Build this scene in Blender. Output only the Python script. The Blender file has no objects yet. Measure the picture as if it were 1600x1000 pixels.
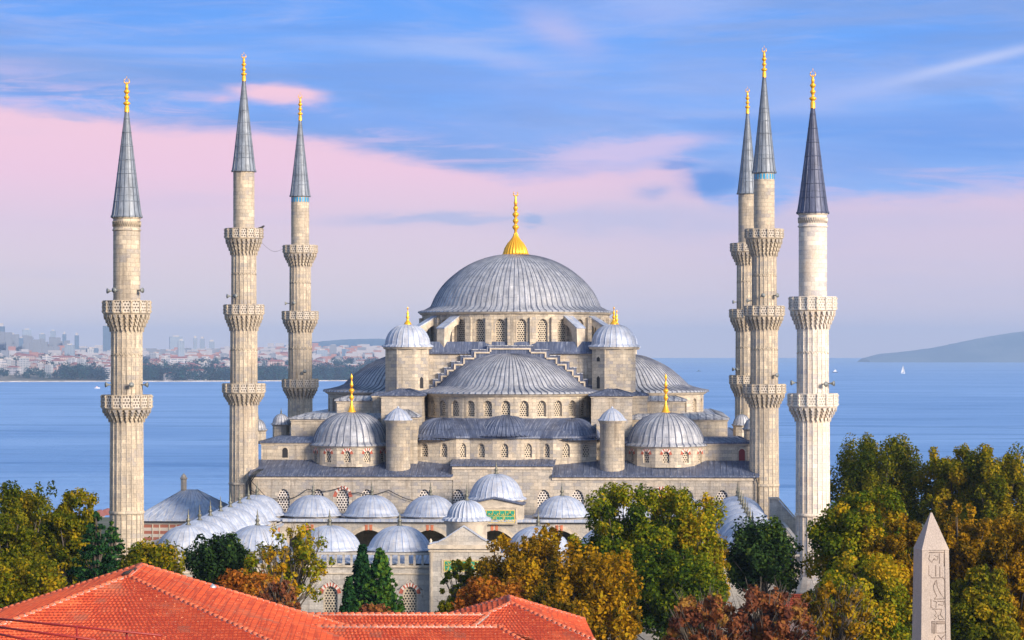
import bpy, bmesh, math, random
import numpy as np
from mathutils import Vector, Matrix
R = math.radians
PI = math.pi
C = bpy.context.scene.collection
sc = bpy.context.scene

# ------------------------------------------------------------------ camera
F = 4190.0                      # focal length in pixels of a 1600 px wide frame
EYE = 29.0                      # eye height above the mosque's ground
HZ = 555.0                      # pixel row of the eye level
cam_d = bpy.data.cameras.new('camera')
cam = bpy.data.objects.new('camera', cam_d)
C.objects.link(cam)
cam.location = (0, 0, EYE)
cam.rotation_euler = (R(90), 0, 0)
cam_d.sensor_width = 36
cam_d.lens = 36 * F / 1600
cam_d.shift_y = (HZ - 500) / 1600
cam_d.clip_start = 1
cam_d.clip_end = 90000
sc.camera = cam
sc.view_settings.view_transform = 'Standard'
sc.view_settings.look = 'None'
EXPO = 0.74
sc.view_settings.exposure = EXPO
sc.view_settings.gamma = 1
sc.render.resolution_x = 1024
sc.render.resolution_y = 640
sc.cycles.max_bounces = 6
sc.cycles.diffuse_bounces = 3
sc.cycles.volume_bounces = 0
sc.cycles.transparent_max_bounces = 8

SUN_EL, SUN_AZ = 19.0, 138.0    # elevation; azimuth clockwise from +Y (view direction)
SUN_W, SUN_ANG = 3.9, 16.0
SKY_K = 0.15
HAZE_D = 0.000055


def srgb(r, g, b, k=1.0):
    f = lambda c: (c / 255 / 12.92 if c / 255 <= 0.04045 else ((c / 255 + 0.055) / 1.055) ** 2.4)
    return (f(r) * k, f(g) * k, f(b) * k, 1)


class NT:
    """short hand for node trees"""
    def __init__(s, tree):
        s.t = tree
        s.n = tree.nodes
        s.l = tree.links

    def new(s, typ, **kw):
        n = s.n.new(typ)
        for k, v in kw.items():
            setattr(n, k, v)
        return n

    def put(s, sock, v):
        if isinstance(v, bpy.types.NodeSocket):
            s.l.new(v, sock)
        else:
            sock.default_value = v

    def m(s, op, a, b=None, c=None, clamp=False):
        n = s.new('ShaderNodeMath', operation=op, use_clamp=clamp)
        s.put(n.inputs[0], a)
        if b is not None:
            s.put(n.inputs[1], b)
        if c is not None:
            s.put(n.inputs[2], c)
        return n.outputs[0]

    def mix(s, f, a, b, mode='MIX'):
        n = s.new('ShaderNodeMix', data_type='RGBA', blend_type=mode)
        s.put(n.inputs[0], f)
        s.put(n.inputs[6], a)
        s.put(n.inputs[7], b)
        return n.outputs[2]

    def ramp(s, f, stops, interp='LINEAR'):
        n = s.new('ShaderNodeValToRGB')
        cr = n.color_ramp
        cr.interpolation = interp
        while len(cr.elements) < len(stops):
            cr.elements.new(0.5)
        for e, (p, c) in zip(cr.elements, stops):
            e.position = p
            e.color = c if isinstance(c, tuple) else (c, c, c, 1)
        s.put(n.inputs[0], f)
        return n.outputs[0]

    def sstep(s, x, a, b):
        n = s.new('ShaderNodeMapRange', interpolation_type='SMOOTHSTEP')
        s.put(n.inputs[0], x)
        n.inputs[1].default_value = a
        n.inputs[2].default_value = b
        return n.outputs[0]

    def noise(s, vec, scale, detail=3, rough=0.5, dist=0.0):
        n = s.new('ShaderNodeTexNoise')
        if vec is not None:
            s.put(n.inputs['Vector'], vec)
        n.inputs['Scale'].default_value = scale
        n.inputs['Detail'].default_value = detail
        n.inputs['Roughness'].default_value = rough
        n.inputs['Distortion'].default_value = dist
        return n.outputs[0]

    def xyz(s, x, y, z):
        n = s.new('ShaderNodeCombineXYZ')
        for i, v in enumerate((x, y, z)):
            s.put(n.inputs[i], v)
        return n.outputs[0]

    def scaled(s, vec, sx, sy, sz):
        n = s.new('ShaderNodeMapping')
        s.put(n.inputs[0], vec)
        n.inputs[3].default_value = (sx, sy, sz)
        return n.outputs[0]


# ------------------------------------------------------------------ world: evening sky by direction, clear sky above
def make_world():
    w = bpy.data.worlds.new('World')
    sc.world = w
    w.use_nodes = True
    t = NT(w.node_tree)
    t.n.clear()
    out = t.new('ShaderNodeOutputWorld')
    bg = t.new('ShaderNodeBackground')
    tc = t.new('ShaderNodeTexCoord')
    sep = t.new('ShaderNodeSeparateXYZ')
    t.l.new(tc.outputs['Generated'], sep.inputs[0])
    x, y, z = sep.outputs
    az = t.m('ARCTAN2', x, y)
    el = t.m('ARCSINE', z)
    U = t.m('MULTIPLY_ADD', az, F / 1600, 0.5)           # 0..1 across the first 22 degrees
    V = t.m('MULTIPLY_ADD', el, -F / 1000, HZ / 1000)
    P = t.xyz(U, V, 0)
    # warp
    nw = t.noise(t.scaled(P, 5, 14, 1), 1.0, 4, 0.6)
    nw2 = t.noise(t.scaled(P, 16, 34, 1), 1.0, 4, 0.6)
    wv = t.m('ADD', t.m('MULTIPLY', t.m('SUBTRACT', nw, 0.5), 0.055), t.m('MULTIPLY', t.m('SUBTRACT', nw2, 0.5), 0.022))
    Vw = t.m('ADD', V, wv)
    Uw = t.m('ADD', U, t.m('MULTIPLY', t.m('SUBTRACT', nw2, 0.5), 0.04))
    # blue upper sky with streaks of cloud
    up = t.ramp(V, [(0.0, srgb(100, 166, 255)), (0.12, srgb(112, 172, 255)), (0.22, srgb(132, 180, 253)), (0.33, srgb(148, 186, 250))])
    st = t.noise(t.scaled(P, 2.6, 11, 1), 1.0, 6, 0.62, 0.6)
    up = t.mix(t.m('MULTIPLY', t.sstep(st, 0.40, 0.66), 0.75), up, srgb(170, 190, 246))
    st2 = t.noise(t.scaled(t.xyz(U, V, 3.7), 2.2, 12, 1), 1.0, 5, 0.6, 0.4)
    up = t.mix(t.m('MULTIPLY', t.sstep(st2, 0.46, 0.66), 0.65), up, srgb(104, 158, 240))
    st3 = t.noise(t.scaled(t.xyz(U, V, 9.1), 3.4, 20, 1), 1.0, 8, 0.68, 1.0)
    up = t.mix(t.m('MULTIPLY', t.sstep(st3, 0.5, 0.68), 0.32), up, srgb(186, 194, 238))
    st4 = t.noise(t.scaled(t.xyz(U, V, 5.5), 1.3, 5.5, 1), 1.0, 6, 0.58, 0.8)
    up = t.mix(t.m('MULTIPLY', t.sstep(st4, 0.45, 0.62), 0.65), up, srgb(128, 162, 226))
    # pink and lavender lower sky
    lo = t.ramp(V, [(0.16, srgb(255, 208, 226)), (0.27, srgb(250, 208, 230)), (0.35, srgb(236, 212, 230)), (0.45, srgb(240, 221, 224)), (0.555, srgb(255, 234, 224))])
    lo = t.mix(t.m('MULTIPLY', t.sstep(U, 0.4, 0.85), 0.4), lo, srgb(208, 194, 226))
    n3 = t.noise(t.scaled(P, 1.8, 9, 1), 1.0, 4, 0.55)
    lo = t.mix(t.m('MULTIPLY', t.sstep(n3, 0.5, 0.75), 0.35), lo, srgb(196, 198, 232))
    k = lambda u: (u + 0.5) / 2
    B = t.ramp(t.m('MULTIPLY_ADD', U, 0.5, 0.25, True),
               [(k(-0.5), 0.15), (k(0.0), 0.163), (k(0.12), 0.185), (k(0.25), 0.203), (k(0.4), 0.238), (k(0.5), 0.266),
                (k(0.62), 0.25), (k(0.668), 0.245), (k(0.69), 0.318), (k(0.755), 0.325), (k(0.78), 0.303), (k(0.87), 0.302), (k(1.0), 0.293), (k(1.5), 0.30)])
    nf = t.noise(t.scaled(P, 22, 70, 1), 1.0, 6, 0.65, 0.8)
    Vf = t.m('ADD', Vw, t.m('MULTIPLY', t.m('SUBTRACT', nf, 0.5), 0.02))
    low = t.sstep(t.m('SUBTRACT', Vf, B), -0.012, 0.026)
    col = t.mix(low, up, lo)
    near = t.m('MULTIPLY', t.sstep(t.m('SUBTRACT', Vf, B), -0.085, -0.01), t.sstep(t.m('SUBTRACT', Vf, B), 0.02, -0.005))
    wis = t.noise(t.scaled(t.xyz(U, V, 1.3), 5, 26, 1), 1.0, 8, 0.7, 1.4)
    col = t.mix(t.m('MULTIPLY', near, t.m('MULTIPLY', t.sstep(wis, 0.46, 0.66), 0.6)), col, srgb(226, 200, 236))

    def blob(col, px, py, rx, ry, c, amt, rot=0.0, sharp=1.0, warp=1.0):
        du = t.m('SUBTRACT', Uw if warp else U, px / 1600)
        dv = t.m('SUBTRACT', Vw if warp else V, py / 1000)
        du = t.m('MULTIPLY', du, 1600.0)
        dv = t.m('MULTIPLY', dv, 1000.0)
        ca, sa = math.cos(R(rot)), math.sin(R(rot))
        a = t.m('ADD', t.m('MULTIPLY', du, ca / rx), t.m('MULTIPLY', dv, sa / rx))
        b = t.m('ADD', t.m('MULTIPLY', du, -sa / ry), t.m('MULTIPLY', dv, ca / ry))
        q = t.m('ADD', t.m('MULTIPLY', a, a), t.m('MULTIPLY', b, b))
        g = t.m('EXPONENT', t.m('MULTIPLY', q, -1.0))
        g = t.sstep(g, 0.5 - 0.5 / sharp, 0.5 + 0.5 / sharp) if sharp > 1 else g
        return t.mix(t.m('MULTIPLY', g, amt), col, c)
    PK, DB, LV = srgb(255, 208, 226), srgb(92, 150, 232), srgb(186, 196, 246)
    col = blob(col, 440, 152, 82, 24, PK, 1.0, 6, 1.7)
    col = blob(col, 345, 160, 22, 10, srgb(240, 200, 228), 0.6, 0, 1)
    col = blob(col, 980, 236, 150, 20, srgb(222, 202, 238), 0.9, -6, 1.3)
    col = blob(col, 870, 205, 150, 16, srgb(140, 178, 246), 0.6, -4)
    col = blob(col, 875, 52, 60, 26, srgb(186, 190, 242), 0.8, 25)
    col = blob(col, 800, 100, 70, 14, srgb(178, 190, 246), 0.6, 5)
    col = blob(col, 700, 84, 180, 14, srgb(166, 192, 250), 0.75, 4)
    col = blob(col, 1180, 130, 220, 40, srgb(150, 180, 246), 0.5, 8)
    col = blob(col, 860, 150, 260, 26, srgb(140, 176, 248), 0.55, 6)
    col = blob(col, 1560, 200, 130, 20, srgb(130, 168, 242), 0.5, -6)
    col = blob(col, 1010, 25, 60, 16, srgb(160, 182, 246), 0.6, 5)
    col = blob(col, 1500, 108, 170, 9, srgb(196, 208, 250), 0.85, -13, 1, 0)
    col = blob(col, 1330, 145, 120, 14, srgb(160, 186, 250), 0.6, -10)
    col = blob(col, 1420, 235, 260, 42, srgb(104, 158, 240), 0.6, -3)
    col = blob(col, 1120, 292, 60, 26, DB, .9, 0, 1.2)
    col = blob(col, 1063, 260, 34, 10, DB, 0.7, 0, 1.1)
    col = blob(col, 1020, 305, 24, 12, srgb(140, 172, 232), 0.6, 0, 1)
    col = blob(col, 830, 348, 22, 11, srgb(150, 178, 228), 0.9, 0, 1.3)
    col = blob(col, 690, 344, 170, 8, srgb(176, 190, 232), 0.75, 1)
    col = blob(col, 980, 345, 200, 22, srgb(190, 196, 232), 0.6, 0)
    col = blob(col, 110, 190, 26, 7, srgb(190, 190, 236), 0.7, 10)
    col = blob(col, 620, 195, 210, 24, srgb(118, 168, 250), 0.5, 3)
    # clear sky higher up
    sky = t.new('ShaderNodeTexSky', sky_type='NISHITA')
    sky.sun_disc = False
    sky.sun_elevation = R(SUN_EL)
    sky.sun_rotation = R(SUN_AZ)
    sky.altitude = 60
    sk = t.mix(1.0, sky.outputs[0], (SKY_K, SKY_K, SKY_K, 1), 'MULTIPLY')
    kk = 2 ** -EXPO
    col = t.mix(1.0, col, (kk, kk, kk, 1), 'MULTIPLY')
    hi = t.sstep(el, R(10), R(28))
    col = t.mix(hi, col, sk)
    t.l.new(col, bg.inputs[0])
    bg.inputs[1].default_value = 1.0
    t.l.new(bg.outputs[0], out.inputs[0])


make_world()
sun_d = bpy.data.lights.new('sun', 'SUN')
sun_d.energy = SUN_W
sun_d.angle = R(SUN_ANG)
sun_d.color = (1.0, 0.84, 0.66)
sun = bpy.data.objects.new('sun', sun_d)
C.objects.link(sun)
sun.location = (200, -100, 300)
_d = Vector((math.sin(R(SUN_AZ)) * math.cos(R(SUN_EL)), math.cos(R(SUN_AZ)) * math.cos(R(SUN_EL)), math.sin(R(SUN_EL))))
sun.rotation_euler = _d.to_track_quat('Z', 'Y').to_euler()


# ------------------------------------------------------------------ helpers
def at(px, py, d):
    """the point at distance d (along the view) that stands at pixel px, py of the photograph"""
    return Vector(((px - 800) * d / F, d, EYE - (py - HZ) * d / F))


def zat(py, d):
    return EYE - (py - HZ) * d / F


class MB:
    """collects polygons with uv in metres and links them as one mesh object"""
    def __init__(s):
        s.v, s.f, s.uv, s.mi, s.sm = [], [], [], [], []

    def face(s, pts, uv=None, mi=0, smooth=False):
        i = len(s.v)
        pts = [Vector(p) for p in pts]
        s.v.extend(pts)
        s.f.append(list(range(i, i + len(pts))))
        if uv is None:
            n = Vector((0, 0, 0))
            for k in range(len(pts)):
                a, b = pts[k], pts[(k + 1) % len(pts)]
                n += Vector(((a.y - b.y) * (a.z + b.z), (a.z - b.z) * (a.x + b.x), (a.x - b.x) * (a.y + b.y)))
            if n.length > 0:
                n.normalize()
            if abs(n.z) > 0.92:
                uv = [(p.x, p.y) for p in pts]
            else:
                tx = Vector((-n.y, n.x, 0))
                tx.normalize()
                ty = n.cross(tx)
                uv = [(p.dot(tx), p.dot(ty)) for p in pts]
        s.uv.extend(uv)
        s.mi.append(mi)
        s.sm.append(smooth)

    def box(s, x0, x1, y0, y1, z0, z1, mi=0):
        s.prismz([(x0, y0), (x1, y0), (x1, y1), (x0, y1)], z0, z1, mi)

    def prismz(s, poly, z0, z1, mi=0, cap=True):
        n = len(poly)
        for i in range(n):
            a, b = poly[i], poly[(i + 1) % n]
            s.face([(a[0], a[1], z0), (b[0], b[1], z0), (b[0], b[1], z1), (a[0], a[1], z1)], mi=mi)
        if cap:
            s.face([(p[0], p[1], z1) for p in poly], mi=mi)
            s.face([(p[0], p[1], z0) for p in reversed(poly)], mi=mi)

    def prismT(s, poly, T, d0, d1, mi=0):
        """polygon in (s, z) carried by T(s, z, depth), between depths d0 (outer) and d1"""
        n = len(poly)
        s.face([T(a, z, d0) for a, z in poly], mi=mi)
        s.face([T(a, z, d1) for a, z in reversed(poly)], mi=mi)
        for i in range(n):
            a, b = poly[i], poly[(i + 1) % n]
            s.face([T(b[0], b[1], d0), T(a[0], a[1], d0), T(a[0], a[1], d1), T(b[0], b[1], d1)], mi=mi)

    def slab(s, pts, th, mi=0):
        """a sheet with its outline pts and thickness th downwards"""
        pts = [Vector(p) for p in pts]
        lo = [p - Vector((0, 0, th)) for p in pts]
        s.face(pts, mi=mi)
        s.face(list(reversed(lo)), mi=mi)
        for i in range(len(pts)):
            j = (i + 1) % len(pts)
            s.face([lo[i], lo[j], pts[j], pts[i]], mi=mi)

    def lathe(s, prof, n=32, c=(0, 0, 0), a0=0.0, a1=2 * PI, mi=0, smooth=True, ribs=0, rh=0.05, rw=0.18, usec=None, close=True):
        """prof: (r, z) bottom to top. ribs: raised seams; u counts sectors, v is arc length in metres"""
        angs, off = [], []
        if ribs:
            for k in range(ribs):
                for q, o in ((-rw / 2 - .06, 0), (-rw / 2, 0), (-rw / 4, rh), (rw / 4, rh), (rw / 2, 0), (rw / 2 + .06, 0)):
                    angs.append((k + 0.5 + q) / ribs)
                    off.append(o)
                angs.append((k + 1.0) / ribs)
                off.append(0)
            angs = [0.0] + angs
            off = [0] + off
        else:
            angs = [i / n for i in range(n + 1)]
            off = [0] * (n + 1)
        sec = ribs if ribs else (usec or 1)
        arc = [0.0]
        for i in range(1, len(prof)):
            arc.append(arc[-1] + math.hypot(prof[i][0] - prof[i - 1][0], prof[i][1] - prof[i - 1][1]))
        nr = []
        for i in range(len(prof)):
            a = prof[max(i - 1, 0)]
            b = prof[min(i + 1, len(prof) - 1)]
            dx, dz = b[0] - a[0], b[1] - a[1]
            l = math.hypot(dx, dz) or 1
            nr.append((dz / l, -dx / l))
        rmax = max(p[0] for p in prof)
        rows = []
        for i, (r, z) in enumerate(prof):
            row = []
            for f, o in zip(angs, off):
                a = a0 + (a1 - a0) * f
                oo = o * (0.35 + 0.65 * min(1, r / rmax)) if r > 1e-4 else 0
                rr = max(r + nr[i][0] * oo, 0)
                row.append(Vector((c[0] + rr * math.cos(a), c[1] + rr * math.sin(a), c[2] + z + nr[i][1] * oo)))
            rows.append(row)
        base = len(s.v)
        m = len(angs)
        for row in rows:
            s.v.extend(row)
        um = usec or (rmax * abs(a1 - a0) if not ribs else sec)
        for i in range(len(prof) - 1):
            for j in range(m - 1):
                q = [base + i * m + j, base + i * m + j + 1, base + (i + 1) * m + j + 1, base + (i + 1) * m + j]
                uv = [(angs[j] * um, arc[i]), (angs[j + 1] * um, arc[i]), (angs[j + 1] * um, arc[i + 1]), (angs[j] * um, arc[i + 1])]
                if ribs:
                    uv = [(a_ + .5, b_) for a_, b_ in uv]
                if prof[i + 1][0] < 1e-4:
                    q, uv = q[:3], uv[:3]
                elif prof[i][0] < 1e-4:
                    q, uv = [q[0], q[2], q[3]], [uv[0], uv[2], uv[3]]
                s.f.append(q)
                s.uv.extend(uv)
                s.mi.append(mi)
                s.sm.append(smooth)

    def tube(s, path, rad, n=6, mi=0, smooth=True):
        path = [Vector(p) for p in path]
        rads = rad if isinstance(rad, (list, tuple)) else [rad] * len(path)
        rings = []
        for i, p in enumerate(path):
            d = (path[min(i + 1, len(path) - 1)] - path[max(i - 1, 0)])
            if d.length < 1e-9:
                d = Vector((0, 0, 1))
            d.normalize()
            a = d.cross(Vector((0, 0, 1)))
            if a.length < 0.05:
                a = d.cross(Vector((1, 0, 0)))
            a.normalize()
            b = d.cross(a)
            rings.append([p + (a * math.cos(2 * PI * k / n) + b * math.sin(2 * PI * k / n)) * rads[i] for k in range(n)])
        base = len(s.v)
        for r in rings:
            s.v.extend(r)
        L = 0
        for i in range(len(path) - 1):
            dl = (path[i + 1] - path[i]).length
            for k in range(n):
                k2 = (k + 1) % n
                s.f.append([base + i * n + k, base + i * n + k2, base + (i + 1) * n + k2, base + (i + 1) * n + k])
                s.uv.extend([(k, L), (k + 1, L), (k + 1, L + dl), (k, L + dl)])
                s.mi.append(mi)
                s.sm.append(smooth)
            L += dl
        for ring, rev in ((0, True), (len(path) - 1, False)):
            idx = [base + ring * n + k for k in range(n)]
            if rev:
                idx.reverse()
            s.f.append(idx)
            s.uv.extend([(0, 0)] * n)
            s.mi.append(mi)
            s.sm.append(False)

    def mesh(s, name, mats):
        me = bpy.data.meshes.new(name)
        nv = len(s.v)
        me.vertices.add(nv)
        me.vertices.foreach_set('co', np.array([tuple(p) for p in s.v], dtype=np.float32).ravel())
        lens = np.array([len(f) for f in s.f], dtype=np.int32)
        loops = np.array([i for f in s.f for i in f], dtype=np.int32)
        me.loops.add(len(loops))
        me.loops.foreach_set('vertex_index', loops)
        me.polygons.add(len(lens))
        me.polygons.foreach_set('loop_start', np.concatenate(([0], np.cumsum(lens)[:-1])).astype(np.int32))
        me.polygons.foreach_set('loop_total', lens)
        me.polygons.foreach_set('material_index', np.array(s.mi, dtype=np.int32))
        me.polygons.foreach_set('use_smooth', np.array(s.sm, dtype=bool))
        uvl = me.uv_layers.new(name='uv')
        uvl.data.foreach_set('uv', np.array(s.uv, dtype=np.float32).ravel())
        for m in (mats if isinstance(mats, (list, tuple)) else [mats]):
            me.materials.append(m)
        me.update(calc_edges=True)
        me.validate()
        return me

    def build(s, name, mats, parent=None, loc=None, rz=0.0, sm_angle=None):
        o = bpy.data.objects.new(name, s.mesh(name, mats))
        C.objects.link(o)
        if parent:
            o.parent = parent
        if loc is not None:
            o.location = loc
        o.rotation_euler = (0, 0, rz)
        return o


def tag(o, label=None, cat=None, group=None, kind=None):
    if label:
        o['label'] = label
    if cat:
        o['category'] = cat
    if group:
        o['group'] = group
    if kind:
        o['kind'] = kind
    return o


def thing(name, label, cat, loc=(0, 0, 0), rz=0.0, group=None):
    o = bpy.data.objects.new(name, None)
    C.objects.link(o)
    o.location = loc
    o.rotation_euler = (0, 0, rz)
    o.empty_display_size = 0.5
    return tag(o, label, cat, group)


def put(name, me, parent, loc=(0, 0, 0), rz=0.0, scale=1.0):
    o = bpy.data.objects.new(name, me)
    C.objects.link(o)
    o.parent = parent
    o.location = loc
    o.rotation_euler = (0, 0, rz)
    if scale != 1.0:
        o.scale = (scale,) * 3 if not isinstance(scale, tuple) else scale
    return o


def kids(o):
    return [c for c in bpy.data.objects if c.parent == o]


# ------------------------------------------------------------------ materials
def new_mat(name):
    m = bpy.data.materials.new(name)
    m.use_nodes = True
    t = NT(m.node_tree)
    p = m.node_tree.nodes['Principled BSDF']
    return m, t, p


def pset(p, **kw):
    for k, v in kw.items():
        p.inputs[k.replace('_', ' ')].default_value = v


def flat(name, col, rough=0.7, metal=0.0, nz=0.0, scale=3.0):
    m, t, p = new_mat(name)
    pset(p, Roughness=rough, Metallic=metal)
    if nz:
        tc = t.new('ShaderNodeTexCoord')
        n = t.noise(tc.outputs['Object'], scale, 4, 0.6)
        c = t.mix(t.sstep(n, 0.3, 0.7), tuple(v * (1 - nz) for v in col[:3]) + (1,), tuple(min(1, v * (1 + nz)) for v in col[:3]) + (1,))
        t.l.new(c, p.inputs['Base Color'])
    else:
        p.inputs['Base Color'].default_value = tuple(col[:3]) + (1,)
    return m


def stone(name, c1, c2, bw=0.95, bh=0.42, stain=0.5, odd=(0.30, 0.29, 0.30), oddamt=0.5, mortar=0.62, streak=(0.20, 0.17, 0.14), warm=(0.60, 0.47, 0.32)):
    m, t, p = new_mat(name)
    uvn = t.new('ShaderNodeUVMap')
    uv = uvn.outputs[0]
    geo = t.new('ShaderNodeNewGeometry')
    br = t.new('ShaderNodeTexBrick')
    t.put(br.inputs['Vector'], uv)
    br.inputs['Scale'].default_value = 1
    br.inputs['Brick Width'].default_value = bw
    br.inputs['Row Height'].default_value = bh
    br.inputs['Mortar Size'].default_value = 0.018
    br.inputs['Mortar Smooth'].default_value = 0.3
    br.inputs['Bias'].default_value = -0.1
    br.inputs['Color1'].default_value = tuple(c1) + (1,)
    br.inputs['Color2'].default_value = tuple(c2) + (1,)
    br.inputs['Mortar'].default_value = tuple(v * mortar for v in c2) + (1,)
    col = br.outputs[0]
    # odd blocks: darker grey ones and repaired pale ones in patches
    br2 = t.new('ShaderNodeTexBrick')
    t.put(br2.inputs['Vector'], uv)
    br2.inputs['Scale'].default_value = 1
    br2.inputs['Brick Width'].default_value = bw
    br2.inputs['Row Height'].default_value = bh
    br2.inputs['Mortar Size'].default_value = 0.0
    br2.inputs['Bias'].default_value = 0.0
    br2.inputs['Color1'].default_value = (0, 0, 0, 1)
    br2.inputs['Color2'].default_value = (1, 1, 1, 1)
    big = t.noise(t.scaled(geo.outputs['Position'], 1, 1, 1.6), 0.33, 3, 0.6)
    pick = t.m('MULTIPLY', t.sstep(br2.outputs[0], 0.62, 0.72), t.sstep(big, 0.42, 0.6))
    col = t.mix(t.m('MULTIPLY', pick, oddamt), col, tuple(odd) + (1,))
    pick2 = t.m('MULTIPLY', t.sstep(br2.outputs[0], 0.3, 0.2), t.sstep(big, 0.6, 0.4))
    col = t.mix(t.m('MULTIPLY', pick2, 0.45), col, tuple(min(1, v * 1.35) for v in c1) + (1,))
    # warm patina, vertical dirt streaks
    w = t.noise(t.scaled(geo.outputs['Position'], 1, 1, 0.6), 0.5, 4, 0.65)
    col = t.mix(t.m('MULTIPLY', t.sstep(w, 0.45, 0.75), 0.45), col, tuple(warm) + (1,))
    s1 = t.noise(t.scaled(geo.outputs['Position'], 1.6, 1.6, 0.16), 1.0, 5, 0.65)
    s2 = t.noise(t.scaled(geo.outputs['Position'], 5, 5, 1.2), 1.0, 3, 0.6)
    sf = t.m('MULTIPLY', t.sstep(s1, 0.5, 0.72), t.m('MULTIPLY_ADD', s2, 0.8, 0.3))
    col = t.mix(t.m('MULTIPLY', sf, stain), col, tuple(streak) + (1,))
    s3 = t.noise(t.scaled(geo.outputs['Position'], 0.9, 0.9, 0.07), 1.0, 6, 0.7)
    col = t.mix(t.m('MULTIPLY', t.sstep(s3, 0.53, 0.68), stain * 0.7), col, tuple(v * 0.9 for v in streak) + (1,))
    fine = t.noise(geo.outputs['Position'], 6.0, 3, 0.7)
    col = t.mix(0.35, col, t.ramp(fine, [(0.3, 0.28), (0.7, 0.8)]), 'OVERLAY')
    t.l.new(col, p.inputs['Base Color'])
    bp = t.new('ShaderNodeBump')
    bp.inputs['Strength'].default_value = 0.5
    bp.inputs['Distance'].default_value = 0.05
    h = t.m('ADD', t.m('MULTIPLY', br.outputs[1], -0.6), t.m('MULTIPLY', fine, 0.5))
    t.l.new(h, bp.inputs['Height'])
    t.l.new(bp.outputs[0], p.inputs['Normal'])
    pset(p, Roughness=0.85)
    p.inputs['Specular IOR Level'].default_value = 0.25
    return m


def lead(name, base, dark, pale, rough=0.42, row=1.6, metal=0.35, pw=1.0, streaks=0.6, seam=0.05):
    m, t, p = new_mat(name)
    uvn = t.new('ShaderNodeUVMap')
    uv = uvn.outputs[0]
    geo = t.new('ShaderNodeNewGeometry')
    br = t.new('ShaderNodeTexBrick')
    t.put(br.inputs['Vector'], uv)
    br.offset = 0.0
    br.inputs['Scale'].default_value = 1
    br.inputs['Brick Width'].default_value = pw
    br.inputs['Row Height'].default_value = row
    br.inputs['Mortar Size'].default_value = 0.0
    br.inputs['Color1'].default_value = tuple(base) + (1,)
    br.inputs['Color2'].default_value = tuple(b * 0.74 + d * 0.26 for b, d in zip(base, dark)) + (1,)
    col = br.outputs[0]
    suv = t.new('ShaderNodeSeparateXYZ')
    t.put(suv.inputs[0], uv)
    wob = t.noise(t.scaled(uv, 0.9, 0.5, 1), 1.0, 3, 0.6)
    du = t.m('ABSOLUTE', t.m('SUBTRACT', t.m('FRACT', t.m('ADD', t.m('DIVIDE', suv.outputs[0], pw), 0.5)), 0.5))
    dv = t.m('ABSOLUTE', t.m('SUBTRACT', t.m('FRACT', t.m('ADD', t.m('DIVIDE', t.m('ADD', suv.outputs[1], t.m('MULTIPLY', wob, 0.5)), row), 0.5)), 0.5))
    lu = t.sstep(du, seam, seam * 0.3)
    lv = t.sstep(dv, 0.03, 0.008)
    a = t.noise(t.scaled(uv, 2.4, 0.22, 1), 1.0, 5, 0.65)
    col = t.mix(t.m('MULTIPLY', t.sstep(a, 0.50, 0.72), streaks), col, tuple(dark) + (1,))
    b = t.noise(t.scaled(t.scaled(uv, 1, 1, 1), 3.1, 0.3, 1), 1.7, 4, 0.6)
    col = t.mix(t.m('MULTIPLY', t.sstep(b, 0.50, 0.7), streaks), col, tuple(pale) + (1,))
    sm = t.m('MULTIPLY', lu, t.m('MULTIPLY_ADD', wob, 1.1, 0.15))
    ln = t.m('MAXIMUM', sm, t.m('MULTIPLY', lv, t.m('MULTIPLY', wob, 0.9)))
    col = t.mix(ln, col, tuple(v * 0.8 for v in dark) + (1,))
    c = t.noise(geo.outputs['Position'], 0.9, 5, 0.7)
    col = t.mix(0.55, col, t.ramp(c, [(0.3, 0.26), (0.7, 0.78)]), 'OVERLAY')
    t.l.new(col, p.inputs['Base Color'])
    bp = t.new('ShaderNodeBump')
    bp.inputs['Strength'].default_value = 0.35
    bp.inputs['Distance'].default_value = 0.05
    t.l.new(t.m('ADD', t.m('MULTIPLY', ln, -0.4), t.m('MULTIPLY', c, 0.9)), bp.inputs['Height'])
    t.l.new(bp.outputs[0], p.inputs['Normal'])
    pset(p, Metallic=metal)
    t.l.new(t.m('MULTIPLY_ADD', a, 0.3, rough - 0.1), p.inputs['Roughness'])
    return m


def pierced(name, stonec, hole, sx, sy, thr=0.33, rough=0.8):
    """stone lattice: staggered round openings laid out in metres over the panel"""
    m, t, p = new_mat(name)
    uvn = t.new('ShaderNodeUVMap')
    sp = t.new('ShaderNodeSeparateXYZ')
    t.l.new(uvn.outputs[0], sp.inputs[0])
    v = t.m('DIVIDE', sp.outputs[1], sy)
    rowi = t.m('FLOOR', v)
    odd = t.m('MULTIPLY', t.m('MODULO', t.m('ABSOLUTE', rowi), 2.0), 0.5)
    u = t.m('ADD', t.m('DIVIDE', sp.outputs[0], sx), odd)
    fu = t.m('MULTIPLY', t.m('SUBTRACT', t.m('FRACT', u), 0.5), sx)
    fv = t.m('MULTIPLY', t.m('SUBTRACT', t.m('FRACT', v), 0.5), sy)
    d = t.m('SQRT', t.m('ADD', t.m('MULTIPLY', fu, fu), t.m('MULTIPLY', fv, fv)))
    f = t.m('LESS_THAN', d, thr * min(sx, sy) * 1.25)
    geo = t.new('ShaderNodeNewGeometry')
    n = t.noise(geo.outputs['Position'], 2.0, 3, 0.6)
    sc_ = t.mix(t.sstep(n, 0.3, 0.7), tuple(stonec) + (1,), tuple(x * 0.72 for x in stonec) + (1,))
    t.l.new(t.mix(f, sc_, tuple(hole) + (1,)), p.inputs['Base Color'])
    pset(p, Roughness=rough)
    return m


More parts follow.
